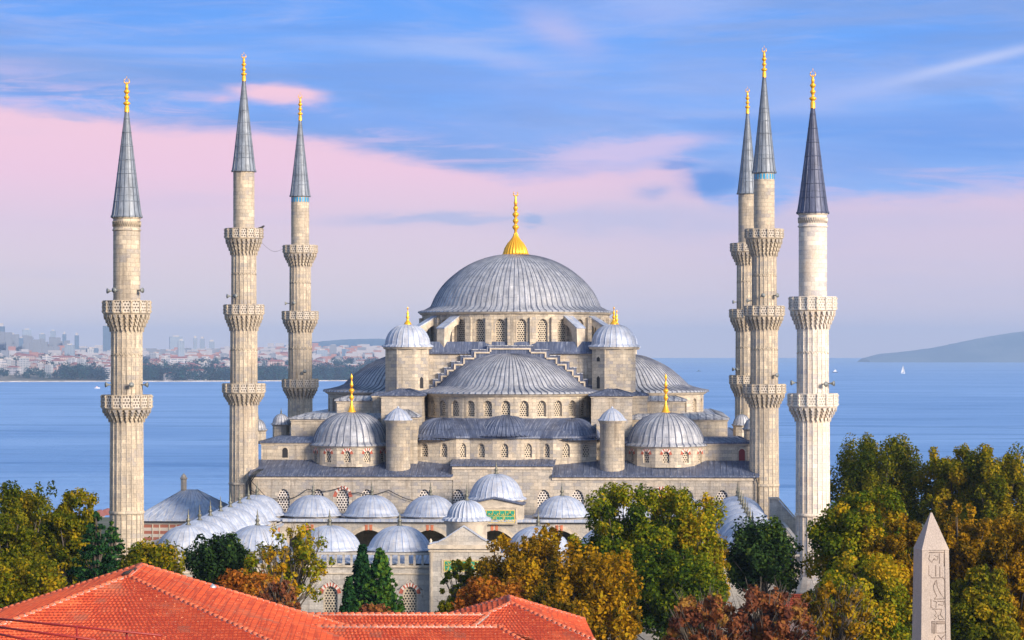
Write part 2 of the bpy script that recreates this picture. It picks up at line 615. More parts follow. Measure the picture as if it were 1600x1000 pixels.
M = {}
M['stone'] = stone('hall_stone', (0.50, 0.435, 0.345), (0.36, 0.325, 0.275), stain=0.85, oddamt=0.7)
M['stone_grey'] = stone('grey_stone', (0.45, 0.40, 0.335), (0.33, 0.305, 0.27), stain=0.95, oddamt=0.7)
M['minaret'] = stone('minaret_stone', (0.53, 0.45, 0.345), (0.38, 0.335, 0.275), 0.8, 0.45, 0.85, oddamt=0.6)
M['marble'] = stone('pale_minaret_stone', (0.74, 0.66, 0.56), (0.58, 0.53, 0.48), 0.8, 0.45, 0.3, (0.42, 0.41, 0.44), 0.7, 0.75, (0.4, 0.36, 0.32), (0.70, 0.52, 0.34))
M['court'] = stone('court_stone', (0.46, 0.43, 0.39), (0.38, 0.36, 0.335), 1.3, 0.5, 0.45, (0.30, 0.30, 0.31), 0.5, 0.75, (0.2, 0.18, 0.17), (0.50, 0.42, 0.33))
M['plain'] = flat('dressed_stone', (0.50, 0.44, 0.36), 0.8, 0, 0.2, 1.2)
M['cream'] = flat('cream_trim', (0.52, 0.45, 0.36), 0.85, 0, 0.22, 1.5)
M['par'] = pierced('parapet_lattice', (0.62, 0.56, 0.48), (0.10, 0.08, 0.065), 0.3, 0.3, 0.26)
M['par_marble'] = pierced('pale_parapet_lattice', (0.72, 0.68, 0.61), (0.30, 0.26, 0.22), 0.26, 0.26, 0.26)
M['grille'] = pierced('window_lattice', (0.60, 0.52, 0.40), (0.015, 0.015, 0.02), 0.30, 0.26, 0.30)
M['grille_w'] = pierced('white_window_lattice', (0.80, 0.74, 0.68), (0.03, 0.025, 0.03), 0.34, 0.30, 0.32)
M['lead'] = lead('lead_sheet', (0.38, 0.395, 0.43), (0.07, 0.09, 0.16), (0.68, 0.67, 0.67), row=1.7, streaks=0.75, metal=0.1, seam=0.17)  # wide dark seams: sheet joints plus rib shade painted beside them
M['lead_dark'] = lead('dark_lead_sheet', (0.10, 0.125, 0.20), (0.03, 0.045, 0.10), (0.36, 0.39, 0.46), pw=0.7, row=2.2, streaks=0.6, metal=0.2)
M['lead_pale'] = lead('pale_lead_sheet', (0.42, 0.455, 0.53), (0.26, 0.35, 0.56), (0.58, 0.54, 0.50), 0.5, 1.5, 0.1, 1.0, 0.8, seam=0.09)  # blue streak tone paints the sky's reflection into the lead
M['lead_new'] = lead('spire_lead', (0.215, 0.25, 0.305), (0.065, 0.085, 0.12), (0.37, 0.40, 0.45), 0.5, 2.6, 0.15, 1.0, 0.6, seam=0.14)
M['lead_navy'] = lead('dark_spire_lead', (0.075, 0.09, 0.16), (0.03, 0.04, 0.075), (0.22, 0.25, 0.34), 0.5, 2.6, 0.2, 1.0, 0.55)
M['gold'] = flat('gilt', (1.0, 0.50, 0.035), 0.32, 0.45)
M['bronze'] = flat('finial_bronze', (0.16, 0.16, 0.13), 0.55, 0.5)
M['dark'] = flat('dark_opening', (0.02, 0.02, 0.025), 0.8)
M['iron'] = flat('iron', (0.05, 0.055, 0.06), 0.5, 0.4)
M['horn'] = flat('horn_grey', (0.22, 0.24, 0.24), 0.5, 0.1)
M['red_stone'] = flat('red_voussoir', (0.42, 0.11, 0.07), 0.85, 0, 0.25, 4)
M['white_stone'] = flat('white_voussoir', (0.66, 0.60, 0.55), 0.85, 0, 0.15, 4)
M['brick_red'] = flat('keystone', (0.52, 0.17, 0.09), 0.85, 0, 0.2, 4)
M['red_door'] = flat('red_door', (0.22, 0.03, 0.03), 0.6)
M['panel'] = flat('green_enamel', (0.02, 0.30, 0.20), 0.5)
M['gilt_letter'] = flat('gilt_lettering', (0.75, 0.55, 0.10), 0.45, 0.1)
M['tile_blue'] = flat('blue_tile', (0.03, 0.30, 0.55), 0.35)
M['bark'] = flat('bark', (0.085, 0.07, 0.055), 0.9, 0, 0.35, 3)
M['render_wall'] = flat('plaster', (0.55, 0.48, 0.40), 0.85, 0, 0.15, 0.8)
M['bird'] = flat('bird_black', (0.02, 0.02, 0.022), 0.7)
M['white'] = flat('white_paint', (0.78, 0.78, 0.78), 0.5)


# ------------------------------------------------------------------ finials
def crescent(mb, z, r, th, along=0.0):
    """open crescent ring in the plane facing the camera"""
    pts = []
    for i in range(15):
        a = R(-90 + (-150 + 300 * i / 14))
        pts.append((r * math.cos(a + 0) * math.cos(along), r * math.cos(a) * math.sin(along), z + r + r * math.sin(a)))
    rad = [th * (0.35 + 0.65 * math.sin(PI * i / 14)) for i in range(15)]
    mb.tube(pts, rad, 5)


def finial_mesh(h, kind='alem'):
    """gilt finial of stacked bulbs under a crescent; h is the whole height"""
    mb = MB()
    if kind == 'main':
        mb.lathe([(1.75, 0), (1.72, 0.10), (1.62, 0.12), (1.60, 0.3), (1.42, 0.9), (1.05, 1.55), (0.62, 2.05), (0.34, 2.5), (0.22, 2.9)], 72, ribs=24, rh=0.10, rw=0.5)
        prof = [(0.22, 2.9)]
        for zc, rb in ((3.75, 0.48), (4.6, 0.42), (5.45, 0.46), (6.3, 0.34), (7.0, 0.26)):
            prof += [(0.18, zc - 0.42), (rb * 0.75, zc - 0.2), (rb, zc), (rb * 0.75, zc + 0.18), (0.17, zc + 0.34)]
        prof += [(0.1, 7.9)]
        mb.lathe(prof, 16)
        crescent(mb, 7.9, 0.3, 0.09)
        return mb.mesh('finial_main', M['gold'])
    if kind == 'corner':
        prof = [(0.58, 0), (0.55, 0.12), (0.42, 0.32), (0.30, 0.7), (0.17, 1.1), (0.12, 1.5)]
        k = h / 5.0
        for zc, rb in ((1.95, 0.30), (2.85, 0.34), (3.55, 0.22)):
            prof += [(0.11, zc - 0.4), (rb, zc - 0.06), (rb, zc + 0.06), (0.11, zc + 0.35)]
        prof += [(0.07, 4.2), (0.16, 4.4), (0.16, 4.6), (0.02, 5.0)]
        mb.lathe([(r, z * k) for r, z in prof], 14)
        return mb.mesh('finial_corner', M['gold'])
    if kind == 'tower':
        prof = [(0.50, 0), (0.46, 0.2), (0.24, 0.5), (0.12, 0.75), (0.26, 1.0), (0.10, 1.25), (0.18, 1.5), (0.07, 1.75), (0.04, 2.0), (0.12, 2.1), (0.01, h)]
        mb.lathe(prof, 12)
        return mb.mesh('finial_tower', M['gold'])
    if kind == 'bronze':
        prof = [(0.34, 0), (0.30, 0.12), (0.12, 0.3), (0.22, 0.5), (0.24, 0.6), (0.08, 0.8), (0.15, 1.0), (0.06, 1.15), (0.04, 1.5), (0.01, h)]
        mb.lathe(prof, 10)
        return mb.mesh('finial_bronze', M['bronze'])
    # minaret alem
    prof = [(0.26, 0), (0.24, h * 0.16)]
    for f, rb in ((0.26, 0.38), (0.44, 0.29), (0.61, 0.31), (0.74, 0.18)):
        zc = f * h
        prof += [(0.15, zc - h * 0.07), (rb * 0.8, zc - h * 0.03), (rb, zc), (rb * 0.8, zc + h * 0.03), (0.13, zc + h * 0.06)]
    prof += [(0.07, h * 0.84)]
    mb.lathe(prof, 14)
    crescent(mb, h * 0.84, 0.27, 0.07)
    mb.tube([(0, 0, h * 0.84), (0, 0, h * 0.9)], 0.05, 5)
    mb.tube([(0, 0, h * 0.97), (0, 0, h * 1.06)], 0.03, 4)
    return mb.mesh('finial_minaret', M['gold'])


# ------------------------------------------------------------------ minarets
def fluted(mb, r0, r1, z0, z1, n=20):
    """shaft drum with flat facets and thin corner rolls"""
    prof = [(r0, z0), (r1, z1)]
    mb.lathe(prof, n, smooth=False)
    for k in range(n):
        a = 2 * PI * k / n
        mb.tube([(r0 * math.cos(a), r0 * math.sin(a), z0 + 0.2), (r1 * math.cos(a), r1 * math.sin(a), z1 - 0.35)], 0.055, 5)


def minaret(px, d, label, tip_py, spire_py, fin_py, rs, galleries, lead_m, st='minaret', par='par', base_r=1.8, tiles=False, frieze=False, horns=(), bottom=0.0):
    p = at(px, 555, d)
    root = thing('minaret', label, 'minaret', (p.x, p.y, 0), math.atan2(p.x, p.y) * -1, 'minarets round the mosque')
    Z = lambda y: zat(y, d)
    zs, zt, zf = Z(spire_py), Z(tip_py), Z(fin_py)
    mat, mpar = M[st], M[par]
    # shaft: lower to upper between galleries
    mb = MB()
    zprev = 0.0
    zs_list = [g[2] for g in galleries]
    segs = [bottom] + [Z(g[2]) for g in galleries]
    ends = [Z(g[2]) for g in galleries] + [zs]
    for i, (a, b) in enumerate(zip(segs, ends)):
        r = rs[i]
        if i == 0:
            mb.lathe([(base_r + 0.5, a), (base_r + 0.45, 5.5), (base_r + 0.1, 6.6), (base_r, 7.0)], 20, smooth=False)
            fluted(mb, base_r, r, 7.0, b + 0.6)
            mb.lathe([(r * 1.02 + .12, 13.0), (r * 1.02 + .16, 13.15), (r * 1.02 + .1, 13.3)], 24)
        elif i == len(segs) - 1 and not st == 'xx':
            mb.lathe([(r, a), (r, b)], 24)
            if frieze:
                mb.lathe([(r + .02, b - 1.5), (r + .13, b - 1.4), (r + .02, b - 1.3), (r + .02, b - 1.25)], 24)
                mb.lathe([(r, b - 0.3), (r + .12, b - 0.2), (r + .12, b)], 24)
                for k in range(40):
                    q = 2 * PI * k / 40
                    q2 = q + PI / 40
                    mb.tube([((r + .02) * math.cos(q), (r + .02) * math.sin(q), b - 1.05), ((r + .05) * math.cos(q2), (r + .05) * math.sin(q2), b - .55),
                             ((r + .02) * math.cos(q + PI / 20), (r + .02) * math.sin(q + PI / 20), b - 1.05)], 0.05, 4)
        else:
            fluted(mb, r + 0.03, r, a, b + 0.6)
            # blind arches at the top of the flutes
            for k in range(20):
                q0, q1 = 2 * PI * k / 20, 2 * PI * (k + 1) / 20
                zz = b - 0.8 - 1.9
                pts = []
                for j in range(5):
                    qq = q0 + (q1 - q0) * j / 4
                    rr = (r + 0.03) * (math.cos(PI / 20) / math.cos((qq - (q0 + q1) / 2)))
                    pts.append((rr * math.cos(qq), rr * math.sin(qq), zz + math.sin(PI * j / 4) * 0.3))
                mb.tube(pts, 0.05, 4)
    mb.build('shaft', mat, root)
    # galleries
    for gi, (ytop, ymid, ybot, wpx) in enumerate(galleries):
        zt_, zm, zb = Z(ytop), Z(ymid), Z(ybot)
        ro = wpx / 2 * d / F
        ri = rs[gi]
        g = MB()
        n = 16
        off = PI / n
        g.lathe([(ro - .12, zm - .16), (ro + .05, zm - .06), (ro + .05, zm + .06), (ro - .05, zm + .06), (ri * .9, zm + .06)], n, a0=off, a1=2 * PI + off, smooth=False)
        bal = g.build('balcony', mat, root)
        q = MB()
        cosn = math.cos(PI / n)
        q.lathe([(ro, zm + .06), (ro, zt_)], n, a0=off, a1=2 * PI + off, smooth=False, usec=2 * PI * ro)
        q.lathe([(ro - .12, zt_), (ro - .12, zm + .06)], n, a0=off, a1=2 * PI + off, smooth=False, usec=2 * PI * ro)
        q.build('parapet_panels', mpar, bal)
        q = MB()
        q.lathe([(ro - .14, zt_), (ro + .05, zt_), (ro + .05, zt_ + .09), (ro - .14, zt_ + .09), (ro - .14, zt_)], n, a0=off, a1=2 * PI + off, smooth=False)
        for k in range(n):
            a = off + 2 * PI * k / n
            for zz0, zz1, w in ((zm, zt_ + .04, .10),):
                cx, cy = (ro + .02) * math.cos(a), (ro + .02) * math.sin(a)
                t_ = Vector((-math.sin(a), math.cos(a)))
                n_ = Vector((math.cos(a), math.sin(a)))
                poly = [(cx + t_.x * s1 * w + n_.x * s2 * w, cy + t_.y * s1 * w + n_.y * s2 * w) for s1, s2 in ((-1, -1), (1, -1), (1, .8), (-1, .8))]
                q.prismz(poly, zz0, zz1)
            for zz in (zm + .15, (zm + zt_) / 2, zt_ - .12):      # little knobs on the posts
                q.lathe([(.0, -.05), (.05, -.03), (.05, .03), (0, .05)], 5, c=((ro + .14) * math.cos(a), (ro + .14) * math.sin(a), zz))
        q.build('railing', mat, bal)
        # stalactite corbels in tiers
        q = MB()
        tiers = 4
        H = (zm - .16) - zb
        q.lathe([(ri, zb + .1)] + [(ri + (ro - .25 - ri) * ((i + .3) / tiers) ** 0.9, zb + H * (i + .6) / tiers) for i in range(tiers)] + [(ro - .14, zm - .1)], 48, smooth=False)
        for i in range(tiers):
            r_out = ri + (ro - .06 - ri) * ((i + 1) / tiers) ** 0.85
            r_in = ri + (ro - .06 - ri) * (i / tiers) ** 0.85 - .08
            z0, z1 = zb + H * i / tiers, zb + H * (i + 1) / tiers
            nn = 24
            for k in range(nn):
                a = 2 * PI * k / nn
                hw = PI / nn * 0.60
                P = lambda r, aa, z: (r * math.cos(aa), r * math.sin(aa), z)
                zl = z0 - (.16 if i else .28)
                A, B_ = P(r_out, a - hw, z1 - .02), P(r_out, a + hw, z1 - .02)
                A2, B2 = P(r_out, a - hw, z0 + H / tiers * .45), P(r_out, a + hw, z0 + H / tiers * .45)
                mid = P(r_out - .06, a, zl)
                IA, IB = P(r_in, a - hw, z1 - .02), P(r_in, a + hw, z1 - .02)
                IA2, IB2 = P(r_in, a - hw, z0 + .1), P(r_in, a + hw, z0 + .1)
                q.face([A2, mid, B2, B_, A])
                q.face([A, IA, IA2, A2])
                q.face([B_, B2, IB2, IB])
                q.face([A2, IA2, mid])
                q.face([B2, mid, IB2])
            q.lathe([(r_out - .05, z1 - .06), (r_out + .02, z1 - .03), (r_out + .02, z1 + .01), (r_out - .1, z1 + .02)], nn, smooth=False)
        q.build('corbels', mat, bal)
    # spire
    mb = MB()
    rt = rs[-1]
    re = rt + .14
    n = 16
    prof = [(re - .02, zs - .12), (re + .08, zs - .1), (re + .08, zs + .02), (re, zs + .06)]
    L = zt - zs
    for i in range(1, 13):
        f = i / 12
        prof.append(((re - .02) * (1 - f) * (1 - .02 * math.sin(PI * f)) + .17 * f, zs + .06 + (L - .06) * f))
    mb.lathe(prof, ribs=n, rh=.06, rw=.16, smooth=False)
    for i in range(1, 8):
        f = i / 7.6
        rr = (re - .02) * (1 - f) * (1 - .02 * math.sin(PI * f)) + .17 * f + .03
        zz = zs + .06 + (L - .06) * f
        mb.lathe([(rr, zz), (rr + .035, zz + .03), (rr, zz + .07)], 16, smooth=False)
    mb.build('spire', M[lead_m], root)
    fo = put('finial', finial_mesh(zf - zt), root, (0, 0, zt - .15))
    if tiles:
        mb = MB()
        for k in range(20):
            a = 2 * PI * k / 20
            t_ = Vector((-math.sin(a), math.cos(a)))
            hw = rt * PI / 20 * .62
            for zz in (zs - .9,):
                c_ = Vector((math.cos(a), math.sin(a))) * (rt + .012)
                mb.face([(c_.x - t_.x * hw, c_.y - t_.y * hw, zz), (c_.x + t_.x * hw, c_.y + t_.y * hw, zz), (c_.x + t_.x * hw, c_.y + t_.y * hw, zz + .65), (c_.x - t_.x * hw, c_.y - t_.y * hw, zz + .65)])
        mb.build('tile_band', M['tile_blue'], root)
    # loudspeaker horns
    for (hx, hy, gi) in horns:
        r = rs[gi]
        zz = Z(hy)
        off = (hx - px) * d / F
        if abs(off) >= r:
            a = R(-75 if off > 0 else -105) + (R(55) if off > 0 else R(-55))
        else:
            a = -PI / 2 + math.asin(off / r)
        dx, dy = math.cos(a), math.sin(a)
        q = MB()
        b0 = Vector((dx * (r + .02), dy * (r + .02), zz))
        D = Vector((dx, dy, 0)).normalized()
        rr = [.06, .065, .08, .16, .27, .28, .24, .10]
        ss = [0, .3, .34, .5, .66, .70, .68, .46]
        q.tube([b0 + D * s_ for s_ in ss], rr, 10)
        q.build('loudspeaker', M['horn'], root)
    return root


G_MIDL = [(600, 613, 630, 66), (477, 491, 514, 62), (358, 372, 396, 59)]
minaret(381, 332.2, 'tall three-balcony minaret with plain stone under its grey spire, at the hall front\'s left end', 125, 267, 82, [1.70, 1.62, 1.49, 1.31],
        G_MIDL, 'lead_new', horns=((360, 463, 2), (372, 463, 2)), base_r=1.8)
minaret(1194, 328.0, 'tall three-balcony minaret with blue tile band at the right end of the hall front', 119, 269, 72, [1.70, 1.62, 1.46, 1.27],
        [(601, 614, 634, 66), (479, 493, 513, 62), (359, 372, 398, 59)], 'lead_new', base_r=1.8, tiles=True,
        horns=((1193, 462, 2), (1208, 462, 2), (1208, 586, 1), (1176, 470, 2)))
minaret(469, 387.0, 'slimmer looking three-balcony minaret with a blue tile band, second from left behind the hall', 187, 306, 145, [1.72, 1.64, 1.48, 1.30],
        [(593, 605, 620, 56), (487, 499, 517, 56), (384, 395, 414, 53)], 'lead_new', base_r=1.8, tiles=True, horns=((453, 474, 2), (462, 474, 2), (474, 580, 1)))
minaret(1168, 381.5, 'three-balcony minaret without tile band, half hidden behind the tile-banded one on the right', 176, 302, 136, [1.72, 1.64, 1.48, 1.30],
        [(587, 600, 617, 56), (484, 496, 515, 56), (381, 393, 412, 53)], 'lead_new', base_r=1.8, horns=((1150, 472, 2), (1152, 577, 1), (1156, 577, 1)))
minaret(198, 270.9, 'two-balcony golden stone minaret with grey spire standing alone at the far left of the courtyard', 173, 338, 120, [1.62, 1.53, 1.36],
        [(618, 637, 656, 78), (471, 489, 515, 74)], 'lead_new', base_r=1.70, frieze=True, horns=((175, 455, 2), (185, 454, 2), (214, 454, 2), (173, 601, 1), (203, 601, 1), (220, 601, 1)))
minaret(1270, 267.3, 'two-balcony whitish marble minaret with dark navy spire at the right corner of the courtyard', 167, 332, 108, [1.62, 1.53, 1.40],
        [(616, 634, 655, 77), (465, 484, 511, 73)], 'lead_navy', 'marble', 'par_marble', 1.68, frieze=True, horns=((1247, 598, 1), (1284, 600, 1), (1296, 599, 1)))

# ------------------------------------------------------------------ the hall
TH = R(-3.0)
OX, OY = -0.98, 330.0
hall = thing('mosque', 'great grey-domed mosque hall with cascading half domes between the minarets', 'mosque', (OX, OY, 0), TH)


def wall_T(cx, cy, a):
    """flat wall through (cx, cy) whose outward normal points at angle a"""
    n = (math.cos(a), math.sin(a))
    t = (-math.sin(a), math.cos(a))
    return lambda s, z, dep: (cx + t[0] * s - n[0] * dep, cy + t[1] * s - n[1] * dep, z)


def arch_pts(w, spring, rise, n=8, pointed=True):
    pts = []
    h = w / 2
    for i in range(n + 1):
        f = i / n
        x = -h + w * f
        q = abs(x) / h
        z = spring + rise * (math.sqrt(max(0, 1 - q ** 2)) * (0.86) + 0.14 * (1 - q)) if pointed else spring + rise * math.sqrt(max(0, 1 - q * q))
        pts.append((x, z))
    return pts          # from left to right


def bay(mb, T, s0, s1, z0, z1, sc_, ww, sill, spring, rise, depth, u0=0.0, n=8):
    """wall panel from s0 to s1 with an arched opening centred at sc_"""
    def fc(pts, d=0.0):
        mb.face([T(a, b, d) for a, b in pts], [(a + u0, b) for a, b in pts])
    l, r = sc_ - ww / 2, sc_ + ww / 2
    fc([(s0, z0), (l, z0), (l, z1), (s0, z1)])
    fc([(r, z0), (s1, z0), (s1, z1), (r, z1)])
    if sill > z0:
        fc([(l, z0), (r, z0), (r, sill), (l, sill)])
    ap = [(sc_ + a, b) for a, b in arch_pts(ww, spring, rise, n)]
    for i in range(len(ap) - 1):
        fc([ap[i], ap[i + 1], (ap[i + 1][0], z1), (ap[i][0], z1)])
    ring = [(l, sill)] + ap + [(r, sill)]
    for i in range(len(ring)):
        a, b = ring[i], ring[(i + 1) % len(ring)]
        if i == len(ring) - 1 and sill <= z0:
            continue
        mb.face([T(b[0], b[1], 0), T(a[0], a[1], 0), T(a[0], a[1], depth), T(b[0], b[1], depth)])


_wc = {}


def window_mesh(w, h_sp, rise, mat='grille'):
    key = (round(w, 3), round(h_sp, 3), round(rise, 3), mat)
    if key not in _wc:
        mb = MB()
        out = [(-w / 2 - .02, -.02)] + [(a * 1.03, b) for a, b in arch_pts(w, h_sp, rise + .02)] + [(w / 2 + .02, -.02)]
        out = [out[0], out[-1]] + out[-2:0:-1]
        mb.face([(a, 0, b) for a, b in out], [(a, b) for a, b in out])
        mb.face([(a, .1, b) for a, b in reversed(out)], [(a, b) for a, b in reversed(out)])
        # moulded stone frame just inside the opening
        rg = [(-w / 2, 0)] + arch_pts(w, h_sp, rise) + [(w / 2, 0)]
        _wc[key] = mb.mesh('window', M[mat])
        fb = MB()
        for i in range(len(rg) - 1):
            a, b = rg[i], rg[i + 1]
            k = .84
            a2 = (a[0] * k, a[1] if a[1] <= 0 else a[1] - (.0 if i == 0 else .1 * w * (a[1] / (h_sp + rise))))
            b2 = (b[0] * k, b[1] if b[1] <= 0 else b[1] - .1 * w * (b[1] / (h_sp + rise)))
            fb.face([(a[0], -.05, a[1]), (a2[0], -.05, a2[1]), (b2[0], -.05, b2[1]), (b[0], -.05, b[1])])
            fb.face([(a2[0], -.05, a2[1]), (a2[0], 0.01, a2[1]), (b2[0], 0.01, b2[1]), (b2[0], -.05, b2[1])])
        fb.box(-w / 2, w / 2, -.06, 0.01, 0, .06)
        _wc[key + ('f',)] = fb.mesh('window_frame', M['cream'])
    return _wc[key], _wc[key + ('f',)]


def add_window(parent, T, a, s, sill, w, h_sp, rise, depth, mat='grille', frame=True, name='window'):
    me, fr = window_mesh(w, h_sp, rise, mat)
    p = T(s, sill, depth * .8)
    o = put(name, me, parent, p, a + PI / 2)
    if frame:
        put('frame', fr, o)
    return o


def voussoirs(mb, T, sc_, w, spring, rise, th, depth, proud=.05, n=11, cols=(0, 1), pointed=True):
    ap = arch_pts(w, spring, rise, n, pointed)
    ctr = (0, spring - .1 * w)
    outp = []
    for a, b in ap:
        v = Vector((a - ctr[0], b - ctr[1]))
        v.normalize()
        outp.append((a + v.x * th, b + v.y * th))
    for i in range(n):
        poly = [(ap[i][0] + sc_, ap[i][1]), (ap[i + 1][0] + sc_, ap[i + 1][1]), (outp[i + 1][0] + sc_, outp[i + 1][1]), (outp[i][0] + sc_, outp[i][1])]
        mb.prismT(poly, T, -proud, depth, mi=cols[i % 2])


def drum(parent, cx, cy, r, z0, z1, a0, a1, nb, ww, sill, spring, rise, mat='stone', wmat='grille', skip=(), name='drum', vous=False, pil=None, depth=.35):
    """polygonal drum wall with one arched window per side; windows are parts"""
    mb = MB()
    step = (a1 - a0) / nb
    w = 2 * r * math.tan(abs(step) / 2)
    ins = []
    for k in range(nb):
        a = a0 + step * (k + .5)
        T = wall_T(cx + r * math.cos(a), cy + r * math.sin(a), a)
        if k in skip:
            mb.face([T(-w / 2, z0, 0), T(w / 2, z0, 0), T(w / 2, z1, 0), T(-w / 2, z1, 0)], [(k * w - w / 2, z0), (k * w + w / 2, z0), (k * w + w / 2, z1), (k * w - w / 2, z1)])
            continue
        bay(mb, T, -w / 2, w / 2, z0, z1, 0, ww, sill, spring, rise, depth, u0=k * w)
        ins.append((T, a))
    if pil:
        pw, pd, pz = pil
        for k in range(nb + 1):
            a = a0 + step * k
            rr = r / math.cos(step / 2)
            T = wall_T(cx + rr * math.cos(a), cy + rr * math.sin(a), a)
            mb.prismT([(-pw / 2, z0), (pw / 2, z0), (pw / 2, pz), (-pw / 2, pz)], T, -pd, .1)
    o = mb.build(name, M[mat], parent)
    for T, a in ins:
        wo = add_window(o, T, a, 0, sill, ww, spring - sill, rise, depth, wmat)
        if vous:
            vb = MB()
            Tl = lambda s, z, dd: (s, dd, z)
            voussoirs(vb, Tl, 0, ww + .02, spring - sill, rise, .34, -.25, -.25 + .0, 9)
            # local frame: y forward is into the wall, the wall face is at -depth*.8
            vb2 = MB()
            voussoirs(vb2, lambda s, z, dd: (s, dd - depth * .8, z), 0, ww + .02, spring - sill, rise, .34, .0, .03, 9)
            vb2.build('voussoirs', [M['red_stone'], M['white_stone']], wo)
    return o


def dome(parent, cx, cy, prof, ribs, mat='lead', a0=0.0, a1=2 * PI, rh=.09, name='dome', z=0.0, rw=.16):
    mb = MB()
    mb.lathe(prof, ribs=ribs, rh=rh, rw=rw, c=(cx, cy, z), a0=a0, a1=a1)
    return mb.build(name, M[mat], parent)


def spline(pts, n):
    """catmull-rom through profile points"""
    out = []
    P = [pts[0]] + list(pts) + [pts[-1]]
    for i in range(1, len(P) - 2):
        for k in range(n):
            t = k / n
            out.append(tuple(0.5 * ((2 * P[i][j]) + (-P[i - 1][j] + P[i + 1][j]) * t + (2 * P[i - 1][j] - 5 * P[i][j] + 4 * P[i + 1][j] - P[i + 2][j]) * t * t + (-P[i - 1][j] + 3 * P[i][j] - 3 * P[i + 1][j] + P[i + 2][j]) * t ** 3) for j in (0, 1)))
    out.append(tuple(pts[-1]))
    return out


CV = 28.0         # centre of the great dome in hall depth
# great dome
mp = [(13.0, 34.62), (12.95, 34.78), (12.2, 34.95), (11.45, 35.35)] + spline([(11.3, 35.5), (10.6, 37.0), (9.6, 38.4), (8.4, 39.55), (7.0, 40.6), (5.3, 41.5), (3.5, 42.1), (1.8, 42.4), (0.001, 42.5)], 3)
md = dome(hall, 0, CV, mp, 96, 'lead', rh=.075, name='great_dome')
put('finial', finial_mesh(8.0, 'main'), md, (0, CV, 42.35))
cb = MB()
cb.lathe([(12.6, 34.3), (12.75, 34.4), (12.95, 34.6), (12.95, 34.64)], 56, c=(0, CV, 0))
cb.build('cornice', M['cream'], md)
drum(hall, 0, CV, 12.45, 30.0, 34.45, R(-90) - PI, R(-90) + PI, 28, 1.3, 30.75, 33.1, .6, pil=(.8, .38, 33.9), depth=.45)

# square block under the drum and its lead skirt
mb = MB()
S = 13.4
mb.prismz([(-S, CV - 12.9), (S, CV - 12.9), (S, CV + 12.9), (-S, CV + 12.9)], 14, 29.35)
mb.build('central_block', M['stone_grey'], hall)
mb = MB()
q0, q1 = S + .35, 11.9
ring0 = [(-q0, CV - 13.25, 29.4), (q0, CV - 13.25, 29.4), (q0, CV + 13.25, 29.4), (-q0, CV + 13.25, 29.4)]
ring1 = [(-q1, CV - 12.4, 30.75), (q1, CV - 12.4, 30.75), (q1, CV + 12.4, 30.75), (-q1, CV + 12.4, 30.75)]
for i in range(4):
    j = (i + 1) % 4
    mb.face([ring0[i], ring0[j], ring1[j], ring1[i]])
    a, b = Vector(ring0[i]), Vector(ring0[j])
    mb.face([a - Vector((0, 0, .22)), b - Vector((0, 0, .22)), b, a])
mb.face(ring1)
# raised lead ridge line against the drum
mb.build('skirt_roof', M['lead_dark'], hall)

# stepped parapet over the front (and side) arches
STEPS = [(3.0, 30.15), (5.0, 29.65), (6.4, 28.9), (7.6, 28.1), (8.5, 27.35), (9.3, 26.6), (10.0, 25.85), (10.6, 25.1)]


def stepped(front):
    T = wall_T(0, CV - 12.9, R(-90)) if front == 0 else wall_T(0, CV - 12.9, R(-90))
    mb = MB()
    pts = []
    prevx = 0
    out = []
    for i, (x, z) in enumerate(STEPS):
        out.append((x, z))
        if i + 1 < len(STEPS):
            out.append((x, STEPS[i + 1][1]))
    out.append((STEPS[-1][0], 23.0))
    poly = [(-x, z) for x, z in reversed(out)] + out
    poly = poly
    mb.prismT([(a, b) for a, b in reversed(poly)][::-1], T, -.55, 0)
    body = mb
    o = body.build('stepped_gable', M['lead_dark'], hall)
    tr = MB()
    # cream stone edging following the steps, inset below the lead cap
    dz, w = .22, .2
    ins = []
    xs = [s_[0] for s_ in STEPS]
    zs_ = [s_[1] for s_ in STEPS]
    for sgn in (-1, 1):
        prev = 0.0
        for i, (x, z) in enumerate(STEPS):
            a0_, a1_ = (prev, x - .36)
            A, B_ = sorted((sgn * a0_, sgn * a1_))
            if sgn == 1 and i == 0:
                A = 0
            if sgn == -1 and i == 0:
                B_ = 0
            tr.prismT([(A, z - dz - w), (B_, z - dz - w), (B_, z - dz), (A, z - dz)], T, -.72, -.5)
            if i + 1 < len(STEPS):
                zn = STEPS[i + 1][1]
                e0, e1 = sorted((sgn * (x - .36 - w), sgn * (x - .36)))
                tr.prismT([(e0, zn - dz - w * .0), (e1, zn - dz), (e1, z - dz - w), (e0, z - dz - w)], T, -.72, -.5)
            prev = x - .36 - w if False else x - .36
    tr.build('edging', M['cream'], o)
    cap = MB()
    prev = 0
    for sgn in (-1, 1):
        prev = 0.0
        for i, (x, z) in enumerate(STEPS):
            A, B_ = sorted((sgn * prev, sgn * (x + .06)))
            cap.prismT([(A, z), (B_, z), (B_, z + .12), (A, z + .12)], T, -.66 - .002 * i, .1)
            prev = x + .06
    cap.build('coping', M['lead'], o)
    return o


g1 = stepped(0)

# half domes: front, left, right, back
sp = [(11.9, 24.15), (11.85, 24.33), (10.9, 24.5), (9.9, 24.75)] + spline([(9.15, 25.05), (8.0, 26.2), (6.7, 27.25), (5.2, 28.1), (3.5, 28.8), (1.8, 29.12), (0.001, 29.2)], 3)


